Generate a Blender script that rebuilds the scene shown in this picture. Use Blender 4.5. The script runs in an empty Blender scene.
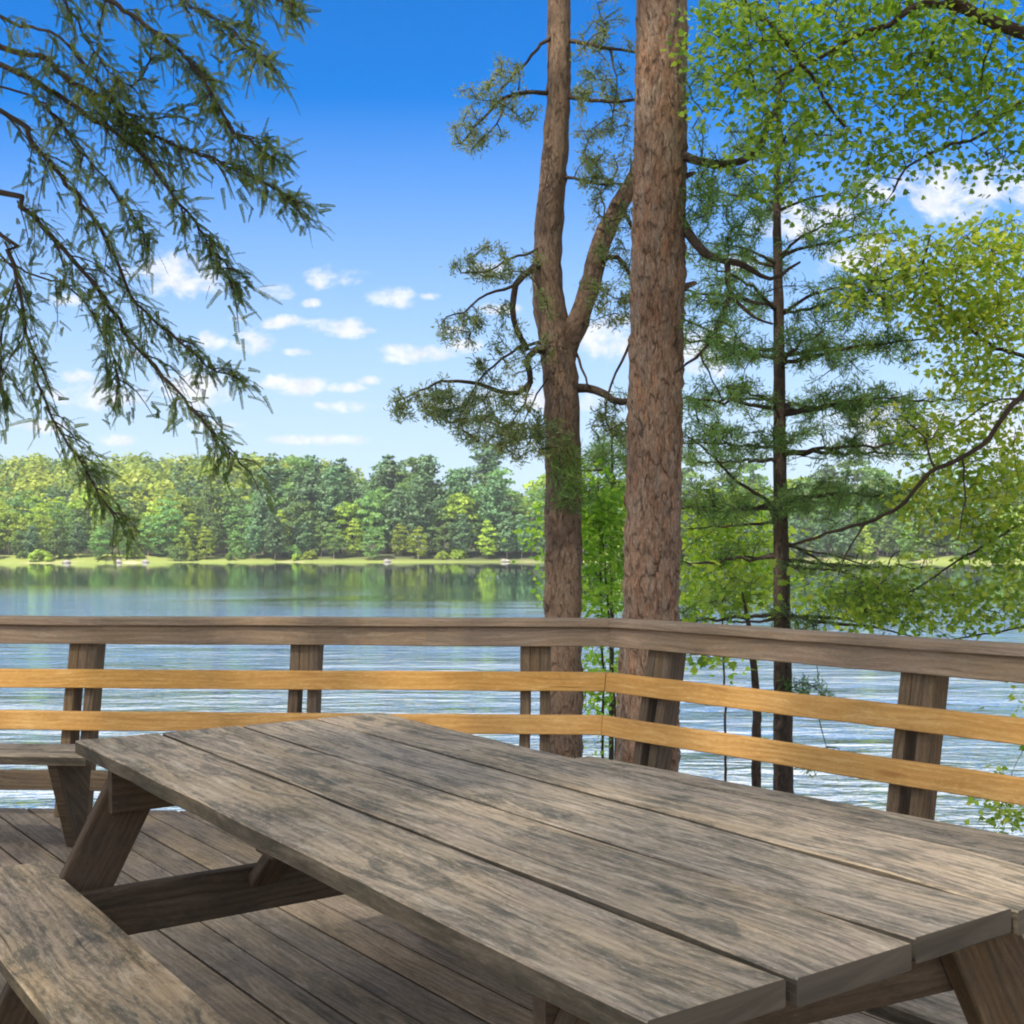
import bpy, math, random
import numpy as np
from mathutils import Vector, Matrix
random.seed(7); np.random.seed(7)
R = math.radians
scene = bpy.context.scene
col = scene.collection
HAZE = .00022
F = 1186.0; HZ = 545.0; CAMZ = 1.31

def P(px, py, d):
    return np.array([(px-512)/F*d, d, CAMZ-(py-HZ)/F*d])

# ------------------------------------------------------------------ materials
class NT:
    def __init__(s, name):
        s.m = bpy.data.materials.new(name); s.m.use_nodes = True
        s.t = s.m.node_tree; s.t.nodes.clear()
        s.out = s.n('ShaderNodeOutputMaterial')
    def n(s, typ, ins=None, **kw):
        nd = s.t.nodes.new(typ)
        for k, v in kw.items(): setattr(nd, k, v)
        for k, v in (ins or {}).items(): s.set(nd, k, v)
        return nd
    def set(s, nd, k, v):
        sock = nd.inputs[k]
        if isinstance(v, bpy.types.NodeSocket): s.t.links.new(v, sock)
        elif isinstance(v, bpy.types.Node): s.t.links.new(v.outputs[0], sock)
        elif isinstance(v, tuple) and len(v) == 3 and sock.type == 'RGBA': sock.default_value = (*v, 1)
        else: sock.default_value = v
    def math(s, op, a, b=0.0, c=0.0, clamp=False):
        nd = s.n('ShaderNodeMath', {0: a, 1: b, 2: c}, operation=op, use_clamp=clamp); return nd.outputs[0]
    def noise(s, vec, scale, detail=4, rough=.55, dist=0.0):
        nd = s.n('ShaderNodeTexNoise', {'Vector': vec, 'Scale': scale, 'Detail': detail, 'Roughness': rough, 'Distortion': dist})
        return nd.outputs[0]
    def scalev(s, vec, sc):
        return s.n('ShaderNodeVectorMath', {0: vec, 1: sc}, operation='MULTIPLY').outputs[0]
    def ramp(s, fac, stops, interp='LINEAR'):
        nd = s.n('ShaderNodeValToRGB', {'Fac': fac}); cr = nd.color_ramp; cr.interpolation = interp
        while len(cr.elements) > 1: cr.elements.remove(cr.elements[-1])
        cr.elements[0].position = stops[0][0]; c = stops[0][1]; cr.elements[0].color = (*c, 1) if isinstance(c, tuple) else (c, c, c, 1)
        for p, c in stops[1:]:
            e = cr.elements.new(p); e.color = (*c, 1) if isinstance(c, tuple) else (c, c, c, 1)
        return nd.outputs[0]
    def mix(s, fac, a, b, mode='MIX'):
        nd = s.n('ShaderNodeMix', data_type='RGBA', blend_type=mode)
        s.set(nd, 0, fac); s.set(nd, 6, a); s.set(nd, 7, b); return nd.outputs[2]
    def attr(s, name):
        return s.n('ShaderNodeAttribute', attribute_name=name).outputs['Fac']
    def bump(s, h, strength, dist):
        return s.n('ShaderNodeBump', {'Height': h, 'Strength': strength, 'Distance': dist}).outputs[0]

def wood(name, base, light, dark, stain, stain_amt=.5, tone_var=.35, rough=.85, bump=.5, knots=True, edge=.5):
    t = NT(name)
    uv = t.n('ShaderNodeUVMap').outputs[0]
    tone = t.attr('tone')
    warp = t.noise(t.scalev(uv, (1.3, 5, 1)), 1.0, 2)
    wv = t.n('ShaderNodeVectorMath', {0: uv, 1: t.n('ShaderNodeCombineXYZ', {'Y': t.math('MULTIPLY', t.math('SUBTRACT', warp, .5), .10)}).outputs[0]}, operation='ADD').outputs[0]
    g1 = t.noise(t.scalev(wv, (2.5, 75, 1)), 1.0, 5, .6)
    g2 = t.noise(t.scalev(wv, (9, 330, 1)), 1.0, 3, .6)
    g3 = t.noise(t.scalev(wv, (45, 140, 1)), 1.0, 5, .75)
    c = t.ramp(g1, [(.25, dark), (.46, base), (.62, base), (.78, light)])
    c = t.mix(t.math('MULTIPLY', t.math('SUBTRACT', g2, .35, clamp=True), 1.5, clamp=True), t.mix(.45, c, dark), c)
    # figure of the annual rings
    wave = t.n('ShaderNodeTexWave', {'Vector': t.scalev(wv, (.5, 14, 1)), 'Scale': 1.0, 'Distortion': 5.0, 'Detail': 2.0, 'Detail Scale': .6}, bands_direction='Y').outputs['Fac']
    c = t.mix(t.math('MULTIPLY', wave, .22), c, light)
    # stain / algae patches, long in the grain
    p1 = t.noise(t.scalev(wv, (3.4, 17, 1)), 1.0, 8, .74, .35)
    p2 = t.noise(t.scalev(wv, (22, 110, 1)), 1.0, 5, .75)
    pm = t.ramp(t.math('ADD', t.math('MULTIPLY', p1, .66), t.math('MULTIPLY', p2, .34)), [(.46, 0.0), (.585, 1.0)])
    c = t.mix(t.math('MULTIPLY', pm, stain_amt), c, stain)
    # broad weathering: yellowish and pinkish grey zones, and a few big algae blotches
    b1 = t.noise(t.scalev(wv, (1.1, 6, 9)), 1.0, 4, .6)
    c = t.mix(t.ramp(b1, [(.38, .75), (.60, 0.0)]), c, t.mix(1.0, c, (1.06, .97, .80), 'MULTIPLY'))
    c = t.mix(t.ramp(b1, [(.50, 0.0), (.68, .8)]), c, t.mix(1.0, c, (.98, .93, .95), 'MULTIPLY'))
    b2 = t.noise(t.scalev(wv, (4.2, 13, 21)), 1.0, 7, .62, .8)
    c = t.mix(t.math('MULTIPLY', t.ramp(b2, [(.55, 0.0), (.62, 1.0)]), stain_amt*.85), c, stain)
    p3 = t.noise(t.scalev(wv, (4, 30, 3)), 1.0, 7, .75, .3)
    c = t.mix(t.math('MULTIPLY', t.ramp(p3, [(.53, 0.0), (.66, 1.0)]), .42), c, light)
    c = t.mix(t.math('MULTIPLY', t.ramp(g3, [(.54, 0.0), (.66, 1.0)]), .38), c, dark)
    c = t.mix(t.math('MULTIPLY', t.ramp(g3, [(.32, 1.0), (.43, 0.0)]), .45), c, light)
    if knots:
        v = t.n('ShaderNodeTexVoronoi', {'Vector': t.scalev(uv, (1.6, 7.5, 1)), 'Scale': 1.0, 'Randomness': 1.0}).outputs['Distance']
        c = t.mix(t.math('MULTIPLY', t.ramp(v, [(.05, 1.0), (.13, 0.0)]), .6), c, dark)
    # cracks (checks) along the grain
    ck = t.noise(t.scalev(wv, (1.6, 120, 7)), 1.0, 2, .5)
    ckm = t.ramp(ck, [(.27, 1.0), (.33, 0.0)])
    c = t.mix(t.math('MULTIPLY', ckm, .7), c, tuple(x*.35 for x in dark))
    # upright faces darker: grimy ends and edges, with gap shade painted in
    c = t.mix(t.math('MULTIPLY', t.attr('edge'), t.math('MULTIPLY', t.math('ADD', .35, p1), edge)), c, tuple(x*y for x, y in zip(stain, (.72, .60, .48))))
    hs = t.n('ShaderNodeHueSaturation', {'Color': c, 'Value': t.math('ADD', 1-tone_var/2, t.math('MULTIPLY', tone, tone_var)), 'Saturation': t.math('ADD', .82, t.math('MULTIPLY', tone, .3))})
    h = t.math('SUBTRACT', t.math('ADD', t.math('MULTIPLY', g1, .6), t.math('MULTIPLY', g2, .5)), t.math('MULTIPLY', ckm, .8))
    b = t.n('ShaderNodeBsdfPrincipled', {'Base Color': hs.outputs[0], 'Roughness': rough, 'Normal': t.bump(h, bump, .004), 'Specular IOR Level': .12})
    t.t.links.new(b.outputs[0], t.out.inputs[0])
    return t.m

def bark(name, plate, plate2, furrow, grey, scale=1.0, plates=True):
    t = NT(name)
    uv = t.n('ShaderNodeUVMap').outputs[0]
    wr = t.n('ShaderNodeTexNoise', {'Vector': t.scalev(uv, (9*scale, 16*scale, 1)), 'Scale': 1.0, 'Detail': 6.0, 'Roughness': .65}).outputs['Color']
    off = t.n('ShaderNodeVectorMath', {0: wr, 1: (.16/scale, .10/scale, 0)}, operation='MULTIPLY').outputs[0]
    wv = t.n('ShaderNodeVectorMath', {0: uv, 1: off}, operation='ADD').outputs[0]
    sc = t.scalev(wv, (5.5*scale, 15*scale, 1))
    v = t.n('ShaderNodeTexVoronoi', {'Vector': sc, 'Scale': 1.0}, feature='DISTANCE_TO_EDGE').outputs['Distance']
    cell = t.n('ShaderNodeTexVoronoi', {'Vector': sc, 'Scale': 1.0}).outputs['Color']
    n1 = t.noise(t.scalev(wv, (16, 55, 1)), scale, 7, .72)
    n2 = t.noise(t.scalev(uv, (3.0, 9, 1)), scale, 5, .65)
    n3 = t.noise(t.scalev(wv, (55, 130, 1)), scale, 4, .7)
    n4 = t.noise(t.scalev(uv, (7, 14, 5)), scale, 5, .6)
    cs = t.n('ShaderNodeSeparateColor', {'Color': cell}).outputs[0]
    c = t.mix(cs, plate, plate2)
    c = t.mix(t.ramp(n2, [(.40, 0.0), (.60, .8)]), c, grey)
    c = t.mix(t.math('MULTIPLY', t.ramp(n1, [(.34, 1.0), (.52, 0.0)]), .8), c, furrow)
    c = t.mix(t.math('MULTIPLY', t.ramp(n1, [(.54, 0.0), (.66, 1.0)]), .65), c, tuple(min(1, x*1.7) for x in grey))
    c = t.mix(t.math('MULTIPLY', t.ramp(n3, [(.4, 1.0), (.55, 0.0)]), .35), c, furrow)
    fm = t.math('MULTIPLY', t.ramp(v, [(.015, 1.0), (.10, 0.0)]), t.ramp(n4, [(.42, 0.0), (.58, 1.0)]))
    c = t.mix(t.math('MULTIPLY', fm, .85), c, furrow)
    h = t.math('ADD', t.math('ADD', t.math('MULTIPLY', fm, -.6), t.math('MULTIPLY', cs, .25)), t.math('ADD', t.math('MULTIPLY', n1, 1.1), t.math('MULTIPLY', n3, .4)))
    b = t.n('ShaderNodeBsdfPrincipled', {'Base Color': c, 'Roughness': .95, 'Specular IOR Level': .15, 'Normal': t.bump(h, .9, .016)})
    t.t.links.new(b.outputs[0], t.out.inputs[0])
    return t.m

def leafmat(name, stops, trans=.45, tcol=None, objvar=.25, rough=.5, tgain=1.6):
    t = NT(name)
    tone = t.attr('tone')
    c = t.ramp(tone, stops)
    rnd = t.n('ShaderNodeObjectInfo').outputs['Random']
    hs = t.n('ShaderNodeHueSaturation', {'Color': c, 'Hue': t.math('ADD', .5-.02*objvar*4/2, t.math('MULTIPLY', rnd, .02*objvar*4)), 'Value': t.math('ADD', 1-objvar, t.math('MULTIPLY', rnd, objvar*2))}).outputs[0]
    d = t.n('ShaderNodeBsdfPrincipled', {'Base Color': hs, 'Roughness': rough, 'Specular IOR Level': .3})
    tr = t.n('ShaderNodeBsdfTranslucent', {'Color': t.mix(1.0, hs, tcol or (tgain*1.25, tgain*1.1, tgain*.5), 'MULTIPLY')})
    mx = t.n('ShaderNodeMixShader', {0: trans, 1: d.outputs[0], 2: tr.outputs[0]})
    t.t.links.new(mx.outputs[0], t.out.inputs[0])
    return t.m

# ------------------------------------------------------------------ mesh builder
class MB:
    def __init__(s): s.v = []; s.f = []; s.uv = []; s.tone = []
    def sweep(s, A, B, nseg=1, jit=0.0, ch=.004, tone=None, off=None, uoff=None):
        """prism between two 4-corner sections, corners chamfered, UV u = metres along, v = metres around"""
        A = [np.array(p, float) for p in A]; B = [np.array(p, float) for p in B]
        def cham(Q):
            if ch <= 0: return Q
            out = []
            n = len(Q)
            for i in range(n):
                a, b, c = Q[i-1], Q[i], Q[(i+1) % n]
                out.append(b+(a-b)/np.linalg.norm(a-b)*ch); out.append(b+(c-b)/np.linalg.norm(c-b)*ch)
            return out
        a = cham(A); b = cham(B); k = len(a)
        L = np.linalg.norm(np.mean(B, 0)-np.mean(A, 0))
        tone = random.random() if tone is None else tone
        uo = random.uniform(0, 60) if uoff is None else uoff; vo = random.uniform(0, 40)
        per = [0]
        for i in range(k): per.append(per[-1]+np.linalg.norm(a[(i+1) % k]-a[i]))
        base = len(s.v)
        for j in range(nseg+1):
            t = j/nseg
            wob = np.random.normal(0, jit, 3) if jit else 0
            for i in range(k): s.v.append(tuple(a[i]*(1-t)+b[i]*t+wob))
        for j in range(nseg):
            for i in range(k):
                i2 = (i+1) % k
                s.f.append((base+j*k+i, base+j*k+i2, base+(j+1)*k+i2, base+(j+1)*k+i))
                u0, u1 = uo+L*j/nseg, uo+L*(j+1)/nseg
                s.uv += [(u0, vo+per[i]), (u0, vo+per[i+1]), (u1, vo+per[i+1]), (u1, vo+per[i])]
                s.tone.append(tone)
        c0 = np.mean(a, 0)
        for jj, rev in ((0, True), (nseg, False)):
            idx = [base+jj*k+i for i in range(k)]
            if rev: idx = idx[::-1]
            s.f.append(tuple(idx))
            e1 = a[0]-a[3 if k > 4 else 1]; e1 = e1/np.linalg.norm(e1)
            ref = a if jj == 0 else b
            cc = np.mean(ref, 0)
            for ii in idx:
                d = np.array(s.v[ii])-cc
                p = d@e1; q = math.sqrt(max(0, d@d-p*p))
                s.uv.append((uo+p*.35, vo+q+5))
            s.tone.append(tone*.6)
    def board(s, p0, p1, side, w, t, **kw):
        """board with axis p0-p1, width w along 'side', thickness t along the normal"""
        p0 = np.array(p0, float); p1 = np.array(p1, float); ax = (p1-p0)/np.linalg.norm(p1-p0)
        side = np.array(side, float); side = side-ax*(side@ax); side /= np.linalg.norm(side)
        nn = np.cross(ax, side)
        sec = [side*w/2+nn*t/2, -side*w/2+nn*t/2, -side*w/2-nn*t/2, side*w/2-nn*t/2]
        s.sweep([p0+q for q in sec], [p1+q for q in sec], **kw)
    def prism(s, poly, z0, z1, d, tone=None, ch=.004):
        """convex plan polygon (ccw) extruded z0..z1, grain along plan direction d"""
        tone = random.random() if tone is None else tone
        uo, vo = random.uniform(0, 60), random.uniform(0, 40)
        poly = [np.array(p, float) for p in poly]; n = len(poly)
        e = np.array([-d[1], d[0]])
        c = np.mean(poly, 0)
        top = [p+(c-p)/np.linalg.norm(c-p)*ch for p in poly]
        # inset sideways only
        top = [p - e*np.sign((p-c)@e)*ch for p in poly]
        base = len(s.v)
        for p in poly: s.v.append((p[0], p[1], z0))
        for p in poly: s.v.append((p[0], p[1], z1-ch))
        for p in top: s.v.append((p[0], p[1], z1))
        def uvp(p, z): return (uo+p@np.array(d), vo+p@e+(z1-z))
        def add(idx, pts):
            s.f.append(tuple(base+i for i in idx)); s.uv += [uvp(*q) for q in pts]; s.tone.append(tone)
        add([2*n+i for i in range(n)], [(top[i], z1) for i in range(n)])
        add([i for i in range(n)][::-1], [(poly[i], z0) for i in range(n)][::-1])
        for i in range(n):
            j = (i+1) % n
            add([i, j, n+j, n+i], [(poly[i], z0), (poly[j], z0), (poly[j], z1), (poly[i], z1)])
            add([n+i, n+j, 2*n+j, 2*n+i], [(poly[i], z1), (poly[j], z1), (top[j], z1), (top[i], z1)])
    def tube(s, pts, radii, sides=8, rough=0.0, cap=True, lob=0):
        pts = np.array(pts, float); n = len(pts)
        tang = np.gradient(pts, axis=0); tang /= np.linalg.norm(tang, axis=1)[:, None]+1e-9
        ref = np.array([0, 1.0, 0]) if abs(tang[0][1]) < .8 else np.array([1.0, 0, 0])
        base = len(s.v); L = 0; uo, vo = random.uniform(0, 30), random.uniform(0, 30); tn = random.random()
        x = np.cross(ref, tang[0]); x /= np.linalg.norm(x)
        Ls = []
        for i in range(n):
            if i: L += np.linalg.norm(pts[i]-pts[i-1])
            Ls.append(L)
            x = x-tang[i]*(x@tang[i]); x /= np.linalg.norm(x)+1e-9
            y = np.cross(tang[i], x)
            for k in range(sides):
                a = 2*math.pi*k/sides
                r = radii[i]*(1+(np.random.normal(0, rough) if rough else 0)+(lob*math.sin(a*3+1.3+L*.6) if lob else 0))
                s.v.append(tuple(pts[i]+(x*math.cos(a)+y*math.sin(a))*r))
        r0 = radii[0]
        for i in range(n-1):
            for k in range(sides):
                k2 = (k+1) % sides
                s.f.append((base+i*sides+k, base+i*sides+k2, base+(i+1)*sides+k2, base+(i+1)*sides+k))
                w = 2*math.pi*r0/sides
                s.uv += [(uo+Ls[i], vo+k*w), (uo+Ls[i], vo+(k+1)*w), (uo+Ls[i+1], vo+(k+1)*w), (uo+Ls[i+1], vo+k*w)]
                s.tone.append(tn)
        if cap:
            s.f.append(tuple(base+(n-1)*sides+k for k in range(sides)))
            s.uv += [(uo+L, vo)]*sides; s.tone.append(tn)
            s.f.append(tuple(base+k for k in range(sides))[::-1]); s.uv += [(uo, vo)]*sides; s.tone.append(tn)
    def build(s, name, mat, parent=None, smooth=False):
        me = bpy.data.meshes.new(name)
        o0 = np.array(parent.location) if parent is not None else np.zeros(3)
        if parent is not None and parent.parent is not None: o0 = o0+np.array(parent.parent.location)
        me.from_pydata([tuple(np.array(v)-o0) for v in s.v], [], s.f)
        ul = me.uv_layers.new(name='UVMap'); ul.data.foreach_set('uv', np.array(s.uv, dtype=np.float32).ravel())
        at = me.attributes.new('tone', 'FLOAT', 'FACE'); at.data.foreach_set('value', np.array(s.tone, dtype=np.float32))
        if not smooth:
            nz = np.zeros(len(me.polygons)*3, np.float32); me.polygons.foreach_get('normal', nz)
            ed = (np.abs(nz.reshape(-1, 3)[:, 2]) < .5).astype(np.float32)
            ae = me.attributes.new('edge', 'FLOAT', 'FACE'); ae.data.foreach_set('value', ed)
        if smooth: me.polygons.foreach_set('use_smooth', np.ones(len(me.polygons), bool))
        me.materials.append(mat)
        return link(name, me, parent)

def link(name, me, parent=None):
    o = bpy.data.objects.new(name, me); col.objects.link(o)
    if parent is not None: o.parent = parent
    return o
def empty(name, loc):
    o = bpy.data.objects.new(name, None); col.objects.link(o); o.location = tuple(loc); o.empty_display_size = .3
    return o
def tag(o, label=None, cat=None, group=None, kind=None):
    if label: o['label'] = label
    if cat: o['category'] = cat
    if group: o['group'] = group
    if kind: o['kind'] = kind
    return o

def polys(name, V, tone, mat, parent=None, origin=None):
    """V (N,k,3): N separate k-gons, tone (N,)"""
    N, k, _ = V.shape
    me = bpy.data.meshes.new(name)
    V = V.reshape(-1, 3).astype(np.float32)
    if origin is not None: V = V-np.array(origin, np.float32)
    me.vertices.add(N*k); me.vertices.foreach_set('co', V.ravel())
    me.loops.add(N*k); me.loops.foreach_set('vertex_index', np.arange(N*k, dtype=np.int32))
    me.polygons.add(N); me.polygons.foreach_set('loop_start', np.arange(0, N*k, k, dtype=np.int32))
    try: me.polygons.foreach_set('loop_total', np.full(N, k, dtype=np.int32))
    except Exception: pass
    me.update(calc_edges=True)
    at = me.attributes.new('tone', 'FLOAT', 'FACE'); at.data.foreach_set('value', np.clip(tone, 0, 1).astype(np.float32))
    me.materials.append(mat)
    return link(name, me, parent)

def unit(a): return a/(np.linalg.norm(a, axis=-1, keepdims=True)+1e-9)
def smooth_path(pts, step=.12, jit=0.0):
    pts = [np.array(p, float) for p in pts]
    if len(pts) == 2: pts = [pts[0], (pts[0]+pts[1])/2, pts[1]]
    Q = [2*pts[0]-pts[1]]+pts+[2*pts[-1]-pts[-2]]
    out = []
    for i in range(1, len(Q)-2):
        n = max(2, int(np.linalg.norm(Q[i+1]-Q[i])/step))
        for j in range(n):
            t = j/n
            out.append(.5*((2*Q[i])+(-Q[i-1]+Q[i+1])*t+(2*Q[i-1]-5*Q[i]+4*Q[i+1]-Q[i+2])*t*t+(-Q[i-1]+3*Q[i]-3*Q[i+1]+Q[i+2])*t**3))
    out.append(pts[-1])
    out = np.array(out)
    if jit: out[1:-1] += np.random.normal(0, jit, out[1:-1].shape)
    return out

# ------------------------------------------------------------------ palette
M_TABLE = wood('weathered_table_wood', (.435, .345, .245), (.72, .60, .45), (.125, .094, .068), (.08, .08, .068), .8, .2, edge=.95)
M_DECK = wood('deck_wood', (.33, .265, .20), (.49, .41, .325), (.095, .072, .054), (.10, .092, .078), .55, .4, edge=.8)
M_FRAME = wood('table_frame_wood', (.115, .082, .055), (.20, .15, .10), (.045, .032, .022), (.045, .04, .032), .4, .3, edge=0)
M_RAIL = wood('old_rail_wood', (.31, .22, .15), (.45, .34, .24), (.14, .10, .07), (.17, .15, .11), .4, .2, edge=0)
M_YEL = wood('new_yellow_rail_wood', (.66, .375, .105), (.84, .56, .21), (.33, .14, .03), (.44, .22, .05), .5, .25, bump=.3, edge=0)
M_POST = wood('post_wood', (.16, .115, .076), (.29, .215, .145), (.06, .045, .032), (.075, .066, .05), .45, .4, edge=0)
M_BARK1 = bark('red_pine_bark', (.41, .22, .125), (.28, .16, .10), (.07, .047, .035), (.35, .275, .21), 1.25)
M_BARK2 = bark('grey_pine_bark', (.27, .17, .11), (.22, .145, .10), (.075, .052, .038), (.27, .20, .15), 1.3)
M_BARK3 = bark('dark_bark', (.11, .078, .055), (.09, .065, .05), (.04, .03, .024), (.12, .095, .078), 2.0)
M_TWIG = bark('twig_bark', (.12, .075, .05), (.10, .065, .045), (.05, .035, .025), (.16, .12, .09), 5.0)
M_HEM = leafmat('hemlock_needles', [(0, (.05, .10, .03)), (.5, (.11, .19, .055)), (1, (.21, .28, .075))], .4)
M_PINE = leafmat('pine_needles', [(0, (.05, .115, .04)), (.5, (.105, .20, .06)), (1, (.20, .29, .07))], .35)
M_PINE2 = leafmat('grey_pine_needles', [(0, (.085, .155, .07)), (.5, (.155, .235, .095)), (1, (.26, .31, .12))], .35)
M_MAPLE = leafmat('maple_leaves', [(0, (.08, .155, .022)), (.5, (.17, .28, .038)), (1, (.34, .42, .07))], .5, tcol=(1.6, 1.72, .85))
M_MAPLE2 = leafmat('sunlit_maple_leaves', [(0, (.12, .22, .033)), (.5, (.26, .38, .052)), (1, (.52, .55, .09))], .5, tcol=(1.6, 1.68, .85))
M_FAR = [leafmat('far_leaf_green', [(0, (.055, .12, .035)), (.5, (.10, .19, .05)), (1, (.16, .25, .06))], .3, objvar=.35),
         leafmat('far_leaf_yellow', [(0, (.11, .19, .025)), (.5, (.20, .29, .03)), (1, (.28, .36, .04))], .3, objvar=.3),
         leafmat('far_pine_green', [(0, (.045, .10, .05)), (.5, (.085, .165, .075)), (1, (.13, .22, .09))], .2, objvar=.3)]

# ------------------------------------------------------------------ ground and water
WZ = -2.69
def hnoise(x, y, s, k=0):
    return (math.sin(x/s*1.7+k)+math.sin(y/s*1.3+1.7*k+.6*math.sin(x/s))+math.sin((x+y)/s*.9+2.1+k))/3
def sstep(a, b, x):
    t = min(1, max(0, (x-a)/(b-a))); return t*t*(3-2*t)
def far_shore(x):
    return 275+9*hnoise(x, 0, 55, .4)+3*hnoise(x, 5, 14, 2)-16*sstep(-70, -105, x)*(1 if x > -190 else .4)
def gz(x, y):
    if y < 60:
        ys = 10.6+.5*hnoise(x, 0, 3.0, 1)
        z = -1.0+.55*sstep(4, -12, y)-1.75*sstep(3.5, ys, y)+.05*hnoise(x, y, 1.2, 3)
        z = z-2.0*sstep(ys-.3, ys+6, y)
        if y < -8: z += (-8-y)*.03
        return z
    d = y-far_shore(x)
    if d < 0: return WZ-3*min(1, -d/8)-.02
    z = WZ+1.6*sstep(0, 13, d)+min(d, 400)*.012
    z += 15*sstep(55, 200, d)*sstep(-20, -85, x)+5*sstep(40, 200, d)+.4*hnoise(x, y, 9, 1)*sstep(3, 12, d)
    return z
xs = np.concatenate([np.linspace(-2500, -260, 24), np.linspace(-250, -45, 55), np.linspace(-40, 40, 90), np.linspace(45, 250, 55), np.linspace(260, 2500, 24)])
ys = np.concatenate([np.linspace(-400, -30, 15), np.linspace(-26, 22, 64), np.linspace(30, 225, 14), np.linspace(230, 320, 90), np.linspace(330, 700, 24), np.linspace(760, 4000, 14)])
V = [(float(x), float(y), gz(x, y)) for y in ys for x in xs]
nx = len(xs)
Fc = [(j*nx+i, j*nx+i+1, (j+1)*nx+i+1, (j+1)*nx+i) for j in range(len(ys)-1) for i in range(nx-1)]
me = bpy.data.meshes.new('ground'); me.from_pydata(V, [], Fc)
me.polygons.foreach_set('use_smooth', np.ones(len(Fc), bool))
t = NT('ground_soil_and_grass')
geo = t.n('ShaderNodeNewGeometry').outputs['Position']
sx = t.n('ShaderNodeSeparateXYZ', {0: geo})
n1 = t.noise(geo, .12, 5); n2 = t.noise(geo, 1.3, 5, .7); n3 = t.noise(geo, 18.0, 4, .7)
soil = t.mix(n3, (.10, .07, .045), (.21, .155, .10))
grass = t.mix(n2, (.13, .19, .035), (.25, .27, .065))
sand = t.mix(n2, (.42, .32, .22), (.55, .44, .34))
g = t.mix(t.ramp(n1, [(.55, 0.0), (.66, .8)]), grass, sand)
forest = t.mix(n2, (.03, .045, .015), (.06, .07, .025))
dist = t.math('DIVIDE', sx.outputs[1], 400.0)
g = t.mix(t.ramp(dist, [(.698, 0.0), (.712, 1.0)]), g, forest)
c = t.mix(t.ramp(dist, [(.2, 0.0), (.3, 1.0)]), soil, g)
b = t.n('ShaderNodeBsdfPrincipled', {'Base Color': c, 'Roughness': .95, 'Normal': t.bump(n3, .6, .05)})
t.t.links.new(b.outputs[0], t.out.inputs[0]); me.materials.append(t.m)
tag(link('ground', me), kind='structure')

me = bpy.data.meshes.new('water')
me.from_pydata([(-2500, 7, WZ), (2500, 7, WZ), (2500, 330, WZ), (-2500, 330, WZ)], [], [(0, 1, 2, 3)])
t = NT('lake_water')
geo = t.n('ShaderNodeNewGeometry').outputs['Position']
sp = t.n('ShaderNodeSeparateXYZ', {0: geo})
w1 = t.noise(t.scalev(geo, (.55, 1.5, 1)), 1.0, 3, .55, .4)
w2 = t.noise(t.scalev(geo, (2.6, 6.5, 1)), 1.0, 3, .6, .3)
w3 = t.noise(t.scalev(geo, (.16, .42, 1)), 1.0, 2, .5)
calm = t.noise(t.scalev(geo, (.012, .03, 1)), 1.0, 3, .55)
yy = t.math('DIVIDE', sp.outputs[1], 300.0)
xx = t.math('DIVIDE', sp.outputs[0], 200.0)
ycalm = t.ramp(yy, [(.0, 1.0), (.27, 1.0), (.33, .35), (.40, .03), (.9, .007)])
cm = t.math('MULTIPLY', ycalm, t.ramp(t.math('ADD', calm, t.math('MULTIPLY', t.math('ADD', xx, .04), -2.2)), [(.40, .02), (.62, 1.0)]))
near = t.math('MULTIPLY', t.ramp(yy, [(.05, 1.0), (.15, .5), (.30, 0.0)]), t.ramp(t.noise(t.scalev(geo, (.05, .16, 1)), 1.0, 3, .6), [(.32, .45), (.65, 1.35)]))
amp = t.math('MAXIMUM', cm, t.math('MULTIPLY', near, 2.6))
h = t.math('ADD', t.math('ADD', t.math('MULTIPLY', w1, .5), t.math('MULTIPLY', w2, .13)), t.math('MULTIPLY', w3, .6))
h = t.math('MULTIPLY', h, amp)
nrm = t.bump(h, 1.0, .24)
fr = t.n('ShaderNodeFresnel', {'IOR': 1.55, 'Normal': nrm}).outputs[0]
gl = t.n('ShaderNodeBsdfGlossy', {'Color': (.93, .985, .99), 'Roughness': .035, 'Normal': nrm})
df = t.n('ShaderNodeBsdfDiffuse', {'Color': (.022, .075, .07)})
mx = t.n('ShaderNodeMixShader', {0: t.math('ADD', t.math('MULTIPLY', fr, .14), .84, clamp=True), 1: df.outputs[0], 2: gl.outputs[0]})
t.t.links.new(mx.outputs[0], t.out.inputs[0]); me.materials.append(t.m)
tag(link('water', me), kind='structure')

# ------------------------------------------------------------------ deck
TL = R(3.5)
uL = np.array([-math.cos(TL), math.sin(TL)]); uR = np.array([math.cos(R(-48.5)), math.sin(R(-48.5))])
nL = np.array([math.sin(TL), math.cos(TL)]); nR = np.array([math.cos(R(41.5)), math.sin(R(41.5))])
mB = (nL+nR)/(1+nL@nR)
C93 = np.array([.471, 5.70]); LEAN = .21
def corner(z, d=0.0):               # corner of the leaning rail faces at height z, d metres outwards
    q = C93+(LEAN*(z-.93)+d)*mB
    return np.array([q[0], q[1], z])
def railpt(side, along, z, d=0.0):
    u = uL if side == 'L' else uR; n = nL if side == 'L' else nR
    base = C93+n*0
    q = corner(z, 0)[:2]*0
    # the point on this side's face, 'along' metres from the corner line
    c = corner(z, d)
    return np.array([c[0]+u[0]*along, c[1]+u[1]*along, z])
def postpt(side, along, z, d=0.0):   # straight out from the rail face (no mitre skew)
    u = uL if side == 'L' else uR; n = nL if side == 'L' else nR
    q = C93+u*along+n*(LEAN*(z-.93)+d)
    return np.array([q[0], q[1], z])
DD = np.array([math.cos(R(-53.1)), math.sin(R(-53.1))]); DE = np.array([-DD[1], DD[0]])
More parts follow.
